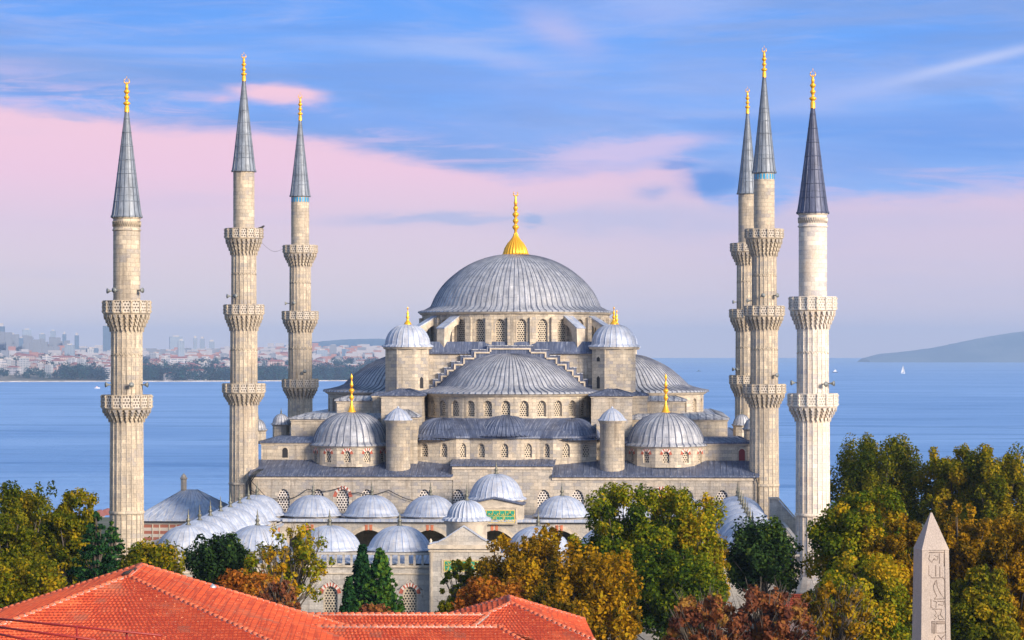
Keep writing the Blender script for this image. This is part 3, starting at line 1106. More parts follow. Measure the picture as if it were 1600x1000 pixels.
def half_dome(cx, cy, a_mid, nb=13):
    a0_, a1_ = a_mid - R(88), a_mid + R(88)
    o = dome(hall, cx, cy, sp, 44, 'lead', a0_, a1_, rh=.12, name='half_dome')
    cb = MB()
    cb.lathe([(11.25, 23.75), (11.4, 23.85), (11.75, 24.1), (11.75, 24.15)], 40, c=(cx, cy, 0), a0=a0_, a1=a1_)
    cb.build('cornice', M['cream'], o)
    drum(hall, cx, cy, 11.2, 20.6, 23.85, a0_, a1_, nb, 1.15, 21.35, 22.85, .5, depth=.5, name='half_dome_drum')
    return o


half_dome(0, CV - 13.0, R(-90), 15)
half_dome(-13.8, CV, R(180))
half_dome(13.8, CV, R(0))
half_dome(0, CV + 13.0, R(90))

# four weight towers with gilt finials
tp = [(3.28, 30.05), (3.26, 30.2), (2.95, 30.32)] + spline([(2.85, 30.45), (2.72, 31.2), (2.2, 32.1), (1.3, 32.75), (0.001, 33.0)], 3)
tower_fin = finial_mesh(2.35, 'tower')
for (tx, ty) in ((-13.25, CV - 13.2), (13.3, CV - 13.2), (-13.25, CV + 13.2), (13.3, CV + 13.2)):
    mb = MB()
    mb.lathe([(3.1, 14), (3.1, 23.9), (3.0, 24.2), (3.0, 30.0)], 8, c=(tx, ty, 0), a0=PI / 8, a1=2 * PI + PI / 8, smooth=False)
    tw = mb.build('weight_tower', M['stone'], hall)
    dm = dome(tw, tx, ty, tp, 24, 'lead_pale', rh=.07, name='tower_dome')
    put('finial', tower_fin, dm, (tx, ty, 32.9))
    mb = MB()
    mb.lathe([(3.0, 29.75), (3.15, 29.85), (3.2, 30.06)], 24, c=(tx, ty, 0))
    mb.build('cornice', M['cream'], tw)
for i_, (tx, zz0, zz1, ang) in enumerate(((13.3, 24.75, 26.1, -135), (-13.25, 24.75, 26.0, -45), (13.3, 28.2, 28.6, -135))):
    a = R(ang)
    r_ = 2.78
    T = wall_T(tx + r_ * math.cos(a), CV - 13.2 + r_ * math.sin(a), a)
    mb = MB()
    mb.prismT([(-.28, zz0), (.28, zz0), (.28, zz1), (0, zz1 + .25), (-.28, zz1)], T, -.012, .05)
    mb.build('slit_window', M['dark'], hall)

# flying buttresses from the towers up to the drum
for a_deg in (-90 - 36, -90 - 56, -90 + 36, -90 + 56, 90 - 36, 90 - 56, 90 + 36, 90 + 56):
    a = R(a_deg)
    T = lambda s, z, dep, a=a: (s * math.cos(a) - dep * math.sin(a), CV + s * math.sin(a) + dep * math.cos(a), z)
    mb = MB()
    poly = [(12.3, 33.1), (12.3, 34.05), (15.0, 32.6), (15.4, 30.0), (14.3, 30.0)]
    arc = []
    for k in range(7):
        t_ = PI * k / 12
        arc.append((14.3 - 2.0 * (1 - math.cos(t_)) , 30.9 + 2.1 * math.sin(t_)))
    pl = [(12.3, 34.05), (12.3, 33.0)] + arc[::-1] + [(14.3, 29.6), (15.5, 29.6), (15.35, 32.45)]
    mb.prismT(pl, T, -.62, .62)
    o = mb.build('flying_buttress', M['cream'], hall)
    mb = MB()
    mb.prismT([(12.45, 34.0), (15.42, 32.42), (15.46, 32.56), (12.45, 34.16)], T, -.7, .7)
    mb.build('coping', M['lead_pale'], o)

# exedra bay: faceted wall, three small half domes and lead infill
EX = [(-11.3, 3.3), (-6.0, 1.5), (-4.35, 2.0), (-1.47, 1.05), (1.47, 1.05), (4.35, 2.0), (6.0, 1.5), (11.3, 3.3)]
mb = MB()
ins = []
spec = [2, 1, 1, 1, 1, 1, 2]
zt_, zb_ = 18.85, 15.3
for i in range(7):
    a, b = Vector(EX[i]), Vector(EX[i + 1])
    d = b - a
    L = d.length
    ang = math.atan2(d.y, d.x) - PI / 2
    c = (a + b) / 2
    T = wall_T(c.x, c.y, ang)
    if spec[i] == 2:
        cs = [(-L / 2, 0, -L * .27 * (1 if i == 0 else 1)), (0, L / 2, L * .2)]
        if i == 6:
            cs = [(-L / 2, 0, -L * .2), (0, L / 2, L * .27)]
    else:
        cs = [(-L / 2, L / 2, 0)]
    w = .95 if L > 2 else .8
    for s0, s1, cc in cs:
        bay(mb, T, s0, s1, zb_, zt_, cc, w, 16.35, 17.6, .5, .35)
        ins.append((T, ang, cc, w))
ex = mb.build('exedra_wall', M['stone'], hall)
for T, ang, cc, w in ins:
    add_window(ex, T, ang, cc, 16.35, w, 1.25, .5, .35)
# side returns of the exedra block back to the towers
mb = MB()
for sx in (-1, 1):
    pts = [(sx * 11.3, 3.3), (sx * 11.3, 12.0)]
    if sx < 0:
        pts.reverse()
    mb.face([(pts[0][0], pts[0][1], 15.3), (pts[1][0], pts[1][1], 15.3), (pts[1][0], pts[1][1], 20.5), (pts[0][0], pts[0][1], 20.5)])
mb.build('exedra_return', M['stone_grey'], hall)


def poly_at(f):
    """point along the exedra outline"""
    L = [0]
    for i in range(7):
        L.append(L[-1] + (Vector(EX[i + 1]) - Vector(EX[i])).length)
    x = f * L[-1]
    for i in range(7):
        if x <= L[i + 1] + 1e-6:
            return Vector(EX[i]).lerp(Vector(EX[i + 1]), (x - L[i]) / (L[i + 1] - L[i]))
    return Vector(EX[-1])


mb = MB()
N = 84
prev = None
for k in range(N + 1):
    f = k / N
    p = poly_at(f)
    out = p + Vector((0, -.38))
    a = R(-90 - 78 + 156 * f)
    q = Vector((11.2 * math.cos(a), CV - 13 + 11.2 * math.sin(a)))
    cur = [(out.x, out.y, 18.72), (out.x, out.y, 18.95)]
    for j in (1, 2, 3, 4, 5):
        g = j / 5
        m_ = out.lerp(q, g)
        z = 18.95 + 2.2 * (g ** .8)
        cur.append((m_.x, m_.y, z))
    if prev:
        for j in range(len(cur) - 1):
            mb.face([prev[j], cur[j], cur[j + 1], prev[j + 1]], [(f * 30 - 30 / N, j * .8), (f * 30, j * .8), (f * 30, j * .8 + .8), (f * 30 - 30 / N, j * .8 + .8)], smooth=False)
        if k % 2 == 0:
            pass
    prev = cur
exr = mb.build('exedra_roof', M['lead_dark'], hall)
xp = [(4.9, 18.98), (4.4, 19.15)] + spline([(4.2, 19.25), (3.5, 20.2), (2.5, 21.0), (1.3, 21.5), (0.001, 21.65)], 3)
for cx, cy, a_, k, dz_ in ((0, 5.0, -90, 1.0, 0), (-8.1, 6.3, -112, .98, .5), (8.1, 6.3, -68, .98, .5)):
    mb = MB()
    mb.lathe([(r * k, z - dz_) for r, z in xp], ribs=28, rh=.10, rw=.16, c=(cx, cy, 0), a0=R(a_ - 100), a1=R(a_ + 100))
    mb.build('exedra_dome', M['lead_dark'], exr)

# round buttress turrets with little lead caps
for tx in (-13.1, 13.3):
    mb = MB()
    mb.lathe([(1.52, 13.5), (1.5, 20.55), (1.6, 20.62), (1.6, 20.8), (1.72, 20.85), (1.72, 20.98)], 28, c=(tx, 0.2, 0))
    o = mb.build('buttress_turret', M['stone'], hall)
    dome(o, tx, .2, [(1.76, 20.98), (1.74, 21.06)] + spline([(1.6, 21.12), (1.2, 21.7), (.75, 22.1), (.3, 22.4), (0.001, 22.48)], 2), 16, 'lead_pale', rh=.06, name='cap')
    mb = MB()
    mb.lathe([(0, -.16), (.14, -.08), (.16, .02), (.08, .14), (0, .2)], 8, c=(tx, .2, 22.55))
    mb.build('cap_knob', M['lead_pale'], o)


def block(name, x0, x1, y0, y1, z0, z1, mat='stone', roof='lead_dark', rh=.6, eave=.3, inset=1.4, ledge=True):
    mb = MB()
    mb.box(x0, x1, y0, y1, z0, z1)
    o = mb.build(name, M[mat], hall)
    if roof:
        r = MB()
        e = eave
        a = [(x0 - e, y0 - e), (x1 + e, y0 - e), (x1 + e, y1 + e), (x0 - e, y1 + e)]
        i = min(inset, (x1 - x0) / 2 - .05, (y1 - y0) / 2 - .05)
        b = [(x0 + i, y0 + i), (x1 - i, y0 + i), (x1 - i, y1 - i), (x0 + i, y1 - i)]
        for k in range(4):
            j = (k + 1) % 4
            r.face([(*a[k], z1), (*a[j], z1), (*a[j], z1 + .16), (*a[k], z1 + .16)])
            r.face([(*a[k], z1 + .16), (*a[j], z1 + .16), (*b[j], z1 + .16 + rh), (*b[k], z1 + .16 + rh)])
            p0, p1 = Vector((*a[k], z1 + .16)), Vector((*a[j], z1 + .16))
            q0, q1 = Vector((*b[k], z1 + .16 + rh)), Vector((*b[j], z1 + .16 + rh))
            nn = max(1, int((p1 - p0).length / .8))
            for m_ in range(nn + 1):
                f = m_ / nn
                r.tube([p0.lerp(p1, f) + Vector((0, 0, .01)), q0.lerp(q1, f) + Vector((0, 0, .01))], .045, 4)
        r.face([(*p, z1 + .16 + rh) for p in b])
        r.face([(*p, z1) for p in reversed(a)])
        r.build('roof', M[roof], o)
        if ledge:
            l = MB()
            l.box(x0 - .1, x1 + .1, y0 - .1, y1 + .1, z1 - .22, z1 - .004)
            l.build('cornice', M['cream'], o)
    return o


# piers between the towers and the outer walls
for sx in (-1, 1):
    x0, x1 = sorted((sx * 10.6, sx * 15.7))
    block('pier', x0, x1, 5.2, 12.6, 15, 23.9, 'stone_grey', 'lead_dark', .7, .35, 2.0)
block('pier', -14.6, -10.9, 2.0, 5.1, 15, 21.3, 'stone', 'lead', .75, .3, 1.3)
# stepped outer masses, left and right
for sx in (-1, 1):
    def bl(name, xa, xb, *a, **k):
        x0, x1 = sorted((sx * xa, sx * xb))
        return block(name, x0, x1, *a, **k)
    bl('second_storey', 13.0, 30.6, 3.6, 53.0, 13, 18.05, 'stone', 'lead_dark', .55, .3, 1.6)
    bl('third_storey', 15, 27.7, 10.0, 46, 17, 20.85, 'stone', 'lead', .55, .3, 1.5)
    bl('corner_pier', 15.8, 22.4, 14.6, 19.5, 19, 23.1, 'stone', 'lead', .5, .3, 1.2)
    bl('inner_pier', 14.0, 17.6, 12.8, 15.5, 15, 23.8, 'stone_grey', 'lead_dark', .4, .2, .8)

# domed corner turrets behind the second storey
for tx, ty, rr, zb__, zt__ in ((-29.4, 13, 1.1, 17.9, 20.1), (-31.2, 5.0, 1.0, 17.9, 19.6), (29.6, 13, 1.1, 17.9, 20.1), (30.6, 5.0, 1.0, 17.9, 19.8)):
    mb = MB()
    mb.lathe([(rr, zb__), (rr, zt__ - .2), (rr + .12, zt__ - .1), (rr + .14, zt__)], 8, c=(tx, ty, 0), smooth=False)
    o = mb.build('corner_turret', M['stone'], hall)
    dome(o, tx, ty, [(rr + .2, zt__), (rr + .16, zt__ + .1)] + spline([(rr, zt__ + .15), (rr * .86, zt__ + .7), (rr * .5, zt__ + 1.2), (0.001, zt__ + 1.4)], 2), 16, 'lead', rh=.05, name='cap')
    put('finial', finial_mesh(.7, 'bronze'), o, (tx, ty, zt__ + 1.35), 0, .5)

# four corner domes with tall gilt finials
cfin = finial_mesh(4.9, 'corner')
cp = [(5.25, 17.75), (5.22, 17.93), (4.95, 18.05)] + spline([(4.78, 18.2), (4.6, 18.9), (4.1, 19.95), (3.2, 20.9), (2.0, 21.55), (1.0, 21.8), (0.001, 21.88)], 3)
for cx, cy in ((-19.4, 4.9), (19.9, 4.9), (-19.4, 51), (19.9, 51)):
    o = dome(hall, cx, cy, cp, 36, 'lead', rh=.09, name='corner_dome')
    drum(o, cx, cy, 4.85, 15.2, 17.55, R(-90) - PI * 13 / 12, R(-90) + PI * 11 / 12, 12, .85, 15.75, 16.75, .45, vous=True, skip=(0, 1, 10, 11) if cy < 20 else tuple(range(12)), depth=.3, name='corner_dome_drum')
    mb = MB()
    mb.lathe([(4.9, 17.5), (5.05, 17.6), (5.15, 17.76)], 36, c=(cx, cy, 0))
    mb.build('cornice', M['cream'], o)
    put('finial', cfin, o, (cx, cy, 21.8))

# front wall, with grille windows above the portico
FV = -2.5
wins = [-26.95, -22.7, -19.65, -16.7, -9.6, -5.5, 5.0, 9.1, 16.3, 19.3, 22.5, 26.7]
segs = [(-30.9, -6.1, 14.15), (-6.1, 6.0, 15.45), (6.0, 30.9, 14.15)]
mb = MB()
T0 = wall_T(0, FV, R(-90))
fw = []
for x0, x1, zt_ in segs:
    ws = [w for w in wins if x0 < w < x1]
    edges = [x0] + [(a + b) / 2 for a, b in zip(ws[:-1], ws[1:])] + [x1]
    for i, w in enumerate(ws):
        bay(mb, T0, edges[i], edges[i + 1], 0, zt_, w, 1.55, 9.9, 11.6, 1.0, .35)
        fw.append(w)
# side walls of the raised middle and outer flanks
mb.box(-30.9, -30.5, FV + .02, 56, 0, 14.15)
mb.box(30.5, 30.9, FV + .02, 56, 0, 14.15)
mb.box(-30.5, 30.5, 55.6, 56, 0, 14.15)
mb.face([(-6.1, FV, 14.15), (-6.1, FV, 15.45), (-6.1, 1.5, 15.45), (-6.1, 1.5, 14.15)])
mb.face([(6.0, FV, 15.45), (6.0, FV, 14.15), (6.0, 1.5, 14.15), (6.0, 1.5, 15.45)])
front = mb.build('front_wall', M['stone_grey'], hall)
for w in fw:
    o = add_window(front, T0, R(-90), w, 9.9, 1.55, 1.7, 1.0, .35, 'grille_w', False)
    if abs(w + 19.65) < .1 or abs(w - 19.3) < .1:
        vb = MB()
        voussoirs(vb, lambda s, z, dd: (s, dd - .28, z), 0, 1.6, 1.7, 1.0, .42, .0, .03, 11)
        vb.build('voussoirs', [M['red_stone'], M['white_stone']], o)
# lead roof strips above the front wall
mb = MB()


def strip(x0, x1, y0, z0, y1, z1, seams=.75):
    mb.face([(x0, y0, z0), (x1, y0, z0), (x1, y1, z1), (x0, y1, z1)])
    mb.face([(x0, y0, z0 - .2), (x1, y0, z0 - .2), (x1, y0, z0), (x0, y0, z0)])
    mb.face([(x0, y0, z0 - .2), (x0, y0, z0), (x0, y1, z1), (x0, y1, z1 - .2)])
    mb.face([(x1, y0, z0), (x1, y0, z0 - .2), (x1, y1, z1 - .2), (x1, y1, z1)])
    n = int((x1 - x0) / seams)
    for i in range(n + 1):
        x = x0 + (x1 - x0) * i / n
        mb.tube([(x, y0, z0 + .01), (x, y1, z1 + .01)], .05, 4)


strip(-31.2, -6.12, FV - .4, 14.35, 3.7, 15.95)
strip(6.02, 31.2, FV - .4, 14.35, 3.7, 15.95)
strip(-6.4, 6.3, FV - .38, 15.65, 3.7, 16.35)
mb.build('front_roof', M['lead_dark'], hall)
mb = MB()
mb.prismT([(-30.95, 13.75), (-6.1, 13.75), (-6.1, 14.13), (-30.95, 14.13)], T0, -.14, -.002)
mb.prismT([(6.0, 13.75), (30.95, 13.75), (30.95, 14.13), (6.0, 14.13)], T0, -.14, -.002)
mb.prismT([(-6.2, 15.05), (6.1, 15.05), (6.1, 15.43), (-6.2, 15.43)], T0, -.14, -.002)
mb.build('cornice', M['cream'], hall)
# body roof that closes the hall behind the front
mb = MB()
mb.face([(-31.1, 3.7, 14.3), (31.1, 3.7, 14.3), (31.1, 56.2, 14.3), (-31.1, 56.2, 14.3)])
mb.build('aisle_roof', M['lead_dark'], hall)
# openings in the second storey
for x, w, z0, z1, mt, nm in ((-27.6, .7, 16.2, 17.15, 'dark', 'window'), (29.3, .75, 15.95, 17.1, 'red_door', 'door')):
    mb = MB()
    T = wall_T(x, 3.6, R(-90))
    mb.prismT([(-w / 2, z0), (w / 2, z0)] + [(a, b) for a, b in arch_pts(w, z1, .3, 6)][::-1], T, -.012, .05)
    o = mb.build(nm, M[mt], hall)
    mb = MB()
    voussoirs(mb, T, 0, w + .02, z1, .3, .14, 0, .06, 7, (0, 0))
    mb.build('frame', M['cream'], o)

# ------------------------------------------------------------------ the courtyard
court = thing('courtyard', 'arcaded courtyard with rows of pale blue lead domes in front of the mosque hall', 'courtyard', (OX, OY, 0), TH)
UC = -0.5
BACK = [UC - 28.9, UC - 22.1, UC - 15.0, UC - 7.9, UC + 7.9, UC + 15.0, UC + 22.1, UC + 28.9]
FRONT = [UC - 28.9, UC - 21.75, UC - 14.3, UC - 7.1, UC + 7.1, UC + 14.3, UC + 21.75, UC + 28.9]
V0, V1 = -56.0, -8.0
ROWS = [V0 + (V1 - V0) * i / 7 for i in range(1, 7)]
gp = [(3.56, 9.72), (3.54, 9.82), (3.3, 9.95)] + spline([(3.16, 10.06), (2.92, 10.58), (2.42, 11.2), (1.7, 11.75), (.85, 12.07), (0.001, 12.17)], 3)
mb = MB()
mb.lathe(gp, ribs=28, rh=.04, rw=.10)
dome_me = mb.mesh('dome', M['lead_pale'])
mb = MB()
mb.lathe([(3.3, 8.5), (3.3, 9.5), (3.42, 9.6), (3.45, 9.74)], 8, a0=PI / 8, a1=2 * PI + PI / 8, smooth=False)
base_me = mb.mesh('dome_base', M['court'])
bfin = finial_mesh(1.75, 'bronze')
spots = [(x, V1, 0) for x in BACK] + [(x, V0, -.6) for x in FRONT] + [(UC + s * 28.9, v, -.6 + .5 * i / 7) for s in (-1, 1) for i, v in enumerate(ROWS, 1)]
rng = random.Random(4)
for x, v, k in spots:
    o = put('dome', dome_me, court, (x, v, k), rng.random() * 6)
    put('dome_base', base_me, o)
    put('finial', bfin, o, (0, 0, 12.09))

# gallery roofs
mb = MB()


def rect(x0, x1, y0, y1, z):
    mb.box(x0, x1, y0, y1, z - .25, z)


W = 3.55
rect(UC - 28.9 - W, UC + 28.9 + W, V1 - W - .25, FV, 9.45)
rect(UC - 28.9 - W, UC + 28.9 + W, V0 - W, V0 + W + .25, 8.9)
rect(UC - 28.9 - W, UC - 28.9 + W + .25, V0 + W + .25, V1 - W - .25, 9.0)
rect(UC + 28.9 - W - .25, UC + 28.9 + W, V0 + W + .25, V1 - W - .25, 9.0)
# sloping lead aprons outside the galleries, down to the outer wall
za, zb_ = 8.1, 8.85
ox, oy = 34.0, V0 - 5.6


def apron(a, b, c, d):
    mb.face([a, b, c, d])
    A, B_, D, C_ = Vector(a), Vector(b), Vector(d), Vector(c)
    n = int((B_ - A).length / .9)
    for i in range(n + 1):
        mb.tube([A.lerp(B_, i / n) + Vector((0, 0, .02)), D.lerp(C_, i / n) + Vector((0, 0, .02))], .04, 4)


apron((UC - ox, oy, za), (UC + ox, oy, za), (UC + 28.9 + W, V0 - W, zb_), (UC - 28.9 - W, V0 - W, zb_))
apron((UC - ox, V1 + 3, za), (UC - ox, oy, za), (UC - 28.9 - W, V0 - W, zb_), (UC - 28.9 - W, V1 + 3, zb_))
apron((UC + ox, oy, za), (UC + ox, V1 + 3, za), (UC + 28.9 + W, V1 + 3, zb_), (UC + 28.9 + W, V0 - W, zb_))
mb.build('gallery_roof', M['lead_pale'], court)

# arcades facing the court
arc = MB()
VO = MB()


def arcade(T, edges, z1=9.2, span=5.7):
    for i in range(len(edges) - 1):
        s0, s1 = edges[i], edges[i + 1]
        c = (s0 + s1) / 2
        sp_ = min(span, s1 - s0 - 1.3)
        bay(arc, T, s0, s1, 0, z1, c, sp_, 0, 5.5, 2.75, .8, n=12)
        voussoirs(VO, T, c, sp_, 5.5, 2.75, .5, .2, .05, 15, (0, 0))
        # red key stones
        for q in (-.42, .12):
            VO.prismT([(c + q, 8.16), (c + q + .3, 8.16), (c + q + .32, 8.82), (c + q - .02, 8.82)], T, -.09, 0, mi=1)


mids = lambda xs: [(a + b) / 2 for a, b in zip(xs[:-1], xs[1:])]
bx = [UC + s for s in (-28.9, -22.1, -15.0, -7.9, 0, 7.9, 15.0, 22.1, 28.9)]
be = mids(bx)
Tb = wall_T(0, V1 - W, R(-90))
arcade(Tb, be)
Tf = wall_T(0, V0 + W, R(90))
arcade(Tf, [-e for e in reversed(be)], 8.65 + .2)
vs = [V0] + ROWS + [V1]
ve = mids(vs)
Tl = wall_T(UC - 28.9 + W, 0, 0.0)
arcade(Tl, ve)
Tr = wall_T(UC + 28.9 - W, 0, PI)
arcade(Tr, [-e for e in reversed(ve)])
arc.build('arcade', M['court'], court)
VO.build('arch_ring', [M['cream'], M['brick_red']], court)
mb = MB()
mb.box(UC - 28.9 + W + .1, UC + 28.9 - W - .1, V1 - W - .55, V1 - W - .002, 9.18, 9.5)
mb.build('eave', M['lead_pale'], court)

# columns along the arcades
mb = MB()
mb.lathe([(.5, 0), (.5, .4), (.36, .6), (.33, 4.6), (.36, 4.7), (.55, 5.3), (.58, 5.5)], 14)
col_me = mb.mesh('column', M['plain'])
for e in be:
    put('column', col_me, court, (e, V1 - W - .45, 0))
for e in ve:
    put('column', col_me, court, (UC - 28.9 + W + .45, e, 0))
    put('column', col_me, court, (UC + 28.9 - W - .45, e, 0))

# raised portal bay in the middle of the hall portico
px0, px1 = UC - 3.5, UC + 3.5
mb = MB()
Tp = wall_T(UC, V1 - W - .5, R(-90))
mb.prismT([(-3.35, 9.2), (3.35, 9.2), (3.35, 11.3), (0, 12.0), (-3.35, 11.3)], Tp, 0, 4.6)
mb.prismT([(-3.35, 5.5), (-3.0, 5.5), (-3.0, 9.2), (-3.35, 9.2)], Tp, 0, .5)
pb = mb.build('portal', M['plain'], court)
mb = MB()
mb.prismT([(-3.6, 11.24), (0, 12.0), (3.6, 11.24), (3.6, 11.38), (0, 12.2), (-3.6, 11.38)], Tp, -.25, 4.7)
mb.build('coping', M['lead_dark'], pb)
mb = MB()
for x0, x1, z0, z1 in ((-2.75, -2.55, 8.95, 11.0), (2.55, 2.75, 8.95, 11.0), (-2.55, 2.55, 10.82, 11.0), (-2.55, 2.55, 8.95, 9.08)):
    mb.prismT([(x0, z0), (x1, z0), (x1, z1), (x0, z1)], Tp, -.08, 0)
mb.build('moulding', M['cream'], pb)
cz = MB()
cz.lathe([(3.45, 11.2), (3.45, 11.45), (3.62, 11.55), (3.65, 11.7)], 8, c=(UC, V1, 0), a0=PI / 8, a1=2 * PI + PI / 8, smooth=False)
cz.build('dome_base', M['cream'], pb)
o = dome(court, UC, V1, [(3.62, 11.7), (3.6, 11.82), (3.4, 11.92)] + spline([(3.2, 12.05), (3.0, 12.7), (2.5, 13.6), (1.8, 14.25), (.9, 14.65), (0.001, 14.75)], 3), 28, 'lead_pale', rh=.055, name='portal_dome')
put('finial', bfin, o, (UC, V1, 14.68))


def inscription(parent, T, w, z0, z1, seed, dd=-.03):
    """green enamel panel with two lines of gilt script strokes"""
    rg = random.Random(seed)
    mb = MB()
    mb.prismT([(-w / 2, z0), (w / 2, z0), (w / 2, z1), (-w / 2, z1)], T, dd, .02)
    p = mb.build('inscription_panel', M['panel'], parent)
    mb = MB()
    h = z1 - z0
    for row in range(2):
        b = z0 + h * (.10 + .46 * row)
        hh = h * .40
        x = -w / 2 + .15
        P = lambda s, z: T(s, z, dd - .03)
        while x < w / 2 - .3:
            k = rg.random()
            if k < .4:
                mb.tube([P(x, b + hh * .15), P(x + .03, b + hh * .6), P(x, b + hh * .98)], [.03, .04, .025], 4)
                x += .16
            elif k < .75:
                r_ = .12 + .06 * rg.random()
                mb.tube([P(x + r_ + r_ * math.cos(R(q)), b + hh * .3 + r_ * .8 * math.sin(R(q))) for q in range(150, 480, 40)], .035, 4)
                x += .3
            else:
                L = .3 + .3 * rg.random()
                mb.tube([P(x, b + hh * .35), P(x + L * .3, b + hh * .08), P(x + L * .8, b + hh * .1), P(x + L, b + hh * .5)], [.02, .045, .045, .02], 4)
                if rg.random() < .7:
                    c_ = P(x + L * .5, b + hh * .75)
                    mb.tube([P(x + L * .45, b + hh * .75), P(x + L * .55, b + hh * .75)], .04, 4)
                x += L * .8
    mb.tube([T(-w / 2 + .05, z0 + h * .5, dd - .02), T(w / 2 - .05, z0 + h * .5, dd - .02)], .022, 4)
    for x0, x1, a, b in ((-w / 2, w / 2, z0, z0 + .07), (-w / 2, w / 2, z1 - .07, z1), (-w / 2, -w / 2 + .07, z0 + .07, z1 - .07), (w / 2 - .07, w / 2, z0 + .07, z1 - .07)):
        mb.prismT([(x0, a), (x1, a), (x1, b), (x0, b)], T, dd - .03, dd + .01)
    mb.build('lettering', M['gilt_letter'], p)


inscription(pb, wall_T(UC, V1 - W - .5, R(-90)), 4.9, 9.12, 10.62, 5)

# outer wall with balustrade
GY = V0 - 6.0
Tg = wall_T(0, GY, R(-90))
wl = [UC - 5.5 - 8.0 * i for i in range(4)] + [UC + 5.5 + 8.0 * i for i in range(4)]
wl.sort()
halves = {}
for side in (-1, 1):
    ow = MB()
    ws = [w for w in wl if (w - UC) * side > 0]
    a_, b_ = sorted((UC + side * 3.4, UC + side * 34.4))
    edges = [a_] + mids(ws) + [b_]
    for i, w in enumerate(ws):
        bay(ow, Tg, edges[i], edges[i + 1], 0, 7.75, w, 1.45, 2.4, 5.1, .75, .4)
    xa, xb = sorted((UC + side * 34.4, UC + side * 34.0))
    ow.box(xa, xb, GY + .02, V1 + 3, 0, 7.75)
    wall = ow.build('outer_wall', M['court'], court)
    for w in ws:
        halves[w] = wall
for w, wall in halves.items():
    o = add_window(wall, Tg, R(-90), w, 2.4, 1.45, 2.7, .75, .4)
    vb = MB()
    voussoirs(vb, lambda s, z, dd: (s, dd - .32, z), 0, 1.5, 2.7, .75, .36, .0, .04, 13)
    vb.build('voussoirs', [M['red_stone'], M['white_stone']], o)
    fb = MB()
    hp = [(-1.25, 2.4), (-1.25, 3.1), (0, 4.15), (1.25, 3.1), (1.25, 2.4)]
    for a, b in zip(hp[:-1], hp[1:]):
        fb.tube([(a[0], -.33, a[1]), (b[0], -.33, b[1])], .06, 4)
    fb.build('hood_moulding', M['court'], o)
mb = MB()
for (xa, xb) in ((UC - 34.5, UC - 3.4), (UC + 3.4, UC + 34.5)):
    mb.box(xa, xb, GY - .18, GY + .45, 7.75, 7.95)
    mb.box(xa, xb, GY - .1, GY - .003, 7.05, 7.2)
for sx in (-1, 1):
    xa, xb = sorted((UC + sx * 34.5, UC + sx * 33.95))
    mb.box(xa, xb, GY + .45, V1 + 3, 7.75, 7.95)
mb.build('wall_coping', M['cream'], wall)
mb = MB()
zr0, zr1 = 7.95, 9.0
for (xa, xb) in ((UC - 34.4, UC - 3.45), (UC + 3.45, UC + 34.4)):
    mb.box(xa, xb, GY - .08, GY + .3, zr1, zr1 + .22)
    n = int((xb - xa) / .78)
    for i in range(n + 1):
        x = xa + (xb - xa) * i / n
        w = .11 if i % 6 else .2
        mb.box(x - w, x + w, GY, GY + .22, zr0, zr1)
for sx in (-1, 1):
    xm = UC + sx * 34.2
    mb.box(xm - .18, xm + .18, GY + .3, V1 + 3, zr1, zr1 + .22)
    n = int((V1 + 3 - GY) / .9)
    for i in range(n + 1):
        y = GY + .4 + (V1 + 2.5 - GY) * i / n
        mb.box(xm - .1, xm + .1, y - .12, y + .12, zr0, zr1)
mb.build('balustrade', M['court'], wall)

# gatehouse
mb = MB()
gx0, gx1, gy0, gy1 = UC - 3.4, UC + 3.4, V0 - 7.6, V0 - 2.5
Tg2 = wall_T(UC, gy0, R(-90))
bay(mb, Tg2, -3.4, 3.4, 0, 10.15, 0, 3.0, 0, 4.4, 2.2, 1.2, n=12)
mb.face([(gx0, gy1, 0), (gx0, gy0, 0), (gx0, gy0, 10.15), (gx0, gy1, 10.15)])
mb.face([(gx1, gy0, 0), (gx1, gy1, 0), (gx1, gy1, 10.15), (gx1, gy0, 10.15)])
mb.box(gx0, gx1, gy0 + .05, gy1, 10.0, 10.14)
gate = mb.build('gatehouse', M['court'], court)
mb = MB()
crv = [(-3.4, 10.2), (-2.6, 10.35), (-1.8, 10.75), (-1.0, 11.3), (0, 11.95), (1.0, 11.3), (1.8, 10.75), (2.6, 10.35), (3.4, 10.2)]
mb.prismT([(-3.4, 10.15), (3.4, 10.15)] + crv[::-1], Tg2, 0, .7)
mb.build('crest', M['court'], gate)
mb = MB()
for a, b in zip(crv[:-1], crv[1:]):
    mb.prismT([a, b, (b[0], b[1] + .14), (a[0], a[1] + .14)], Tg2, -.08, .8)
mb.build('coping', M['lead_pale'], gate)
mb = MB()
mb.prismT([(-3.55, 9.75), (3.55, 9.75), (3.55, 10.13), (-3.55, 10.13)], Tg2, -.2, .0)
mb.prismT([(-3.5, 9.45), (3.5, 9.45), (3.5, 9.6), (-3.5, 9.6)], Tg2, -.1, .0)
mb.prismT([(-3.3, 0), (-3.1, 0), (-3.1, 9.4), (-3.3, 9.4)], Tg2, -.07, .0)
mb.prismT([(3.1, 0), (3.3, 0), (3.3, 9.4), (3.1, 9.4)], Tg2, -.07, .0)
for x0, x1, z0, z1 in ((-2.2, -2.0, 7.35, 8.75), (2.0, 2.2, 7.35, 8.75), (-2.0, 2.0, 8.6, 8.75), (-2.0, 2.0, 7.35, 7.5)):
    mb.prismT([(x0, z0), (x1, z0), (x1, z1), (x0, z1)], Tg2, -.07, 0)
for x_ in (gx0 + .1, gx1 - .1):
    mb.lathe([(.22, 10.14), (.26, 10.3), (.1, 10.4), (.16, 10.55), (.02, 10.75)], 8, c=(x_, gy0 + .3, 0))
mb.build('moulding', M['cream'], gate)
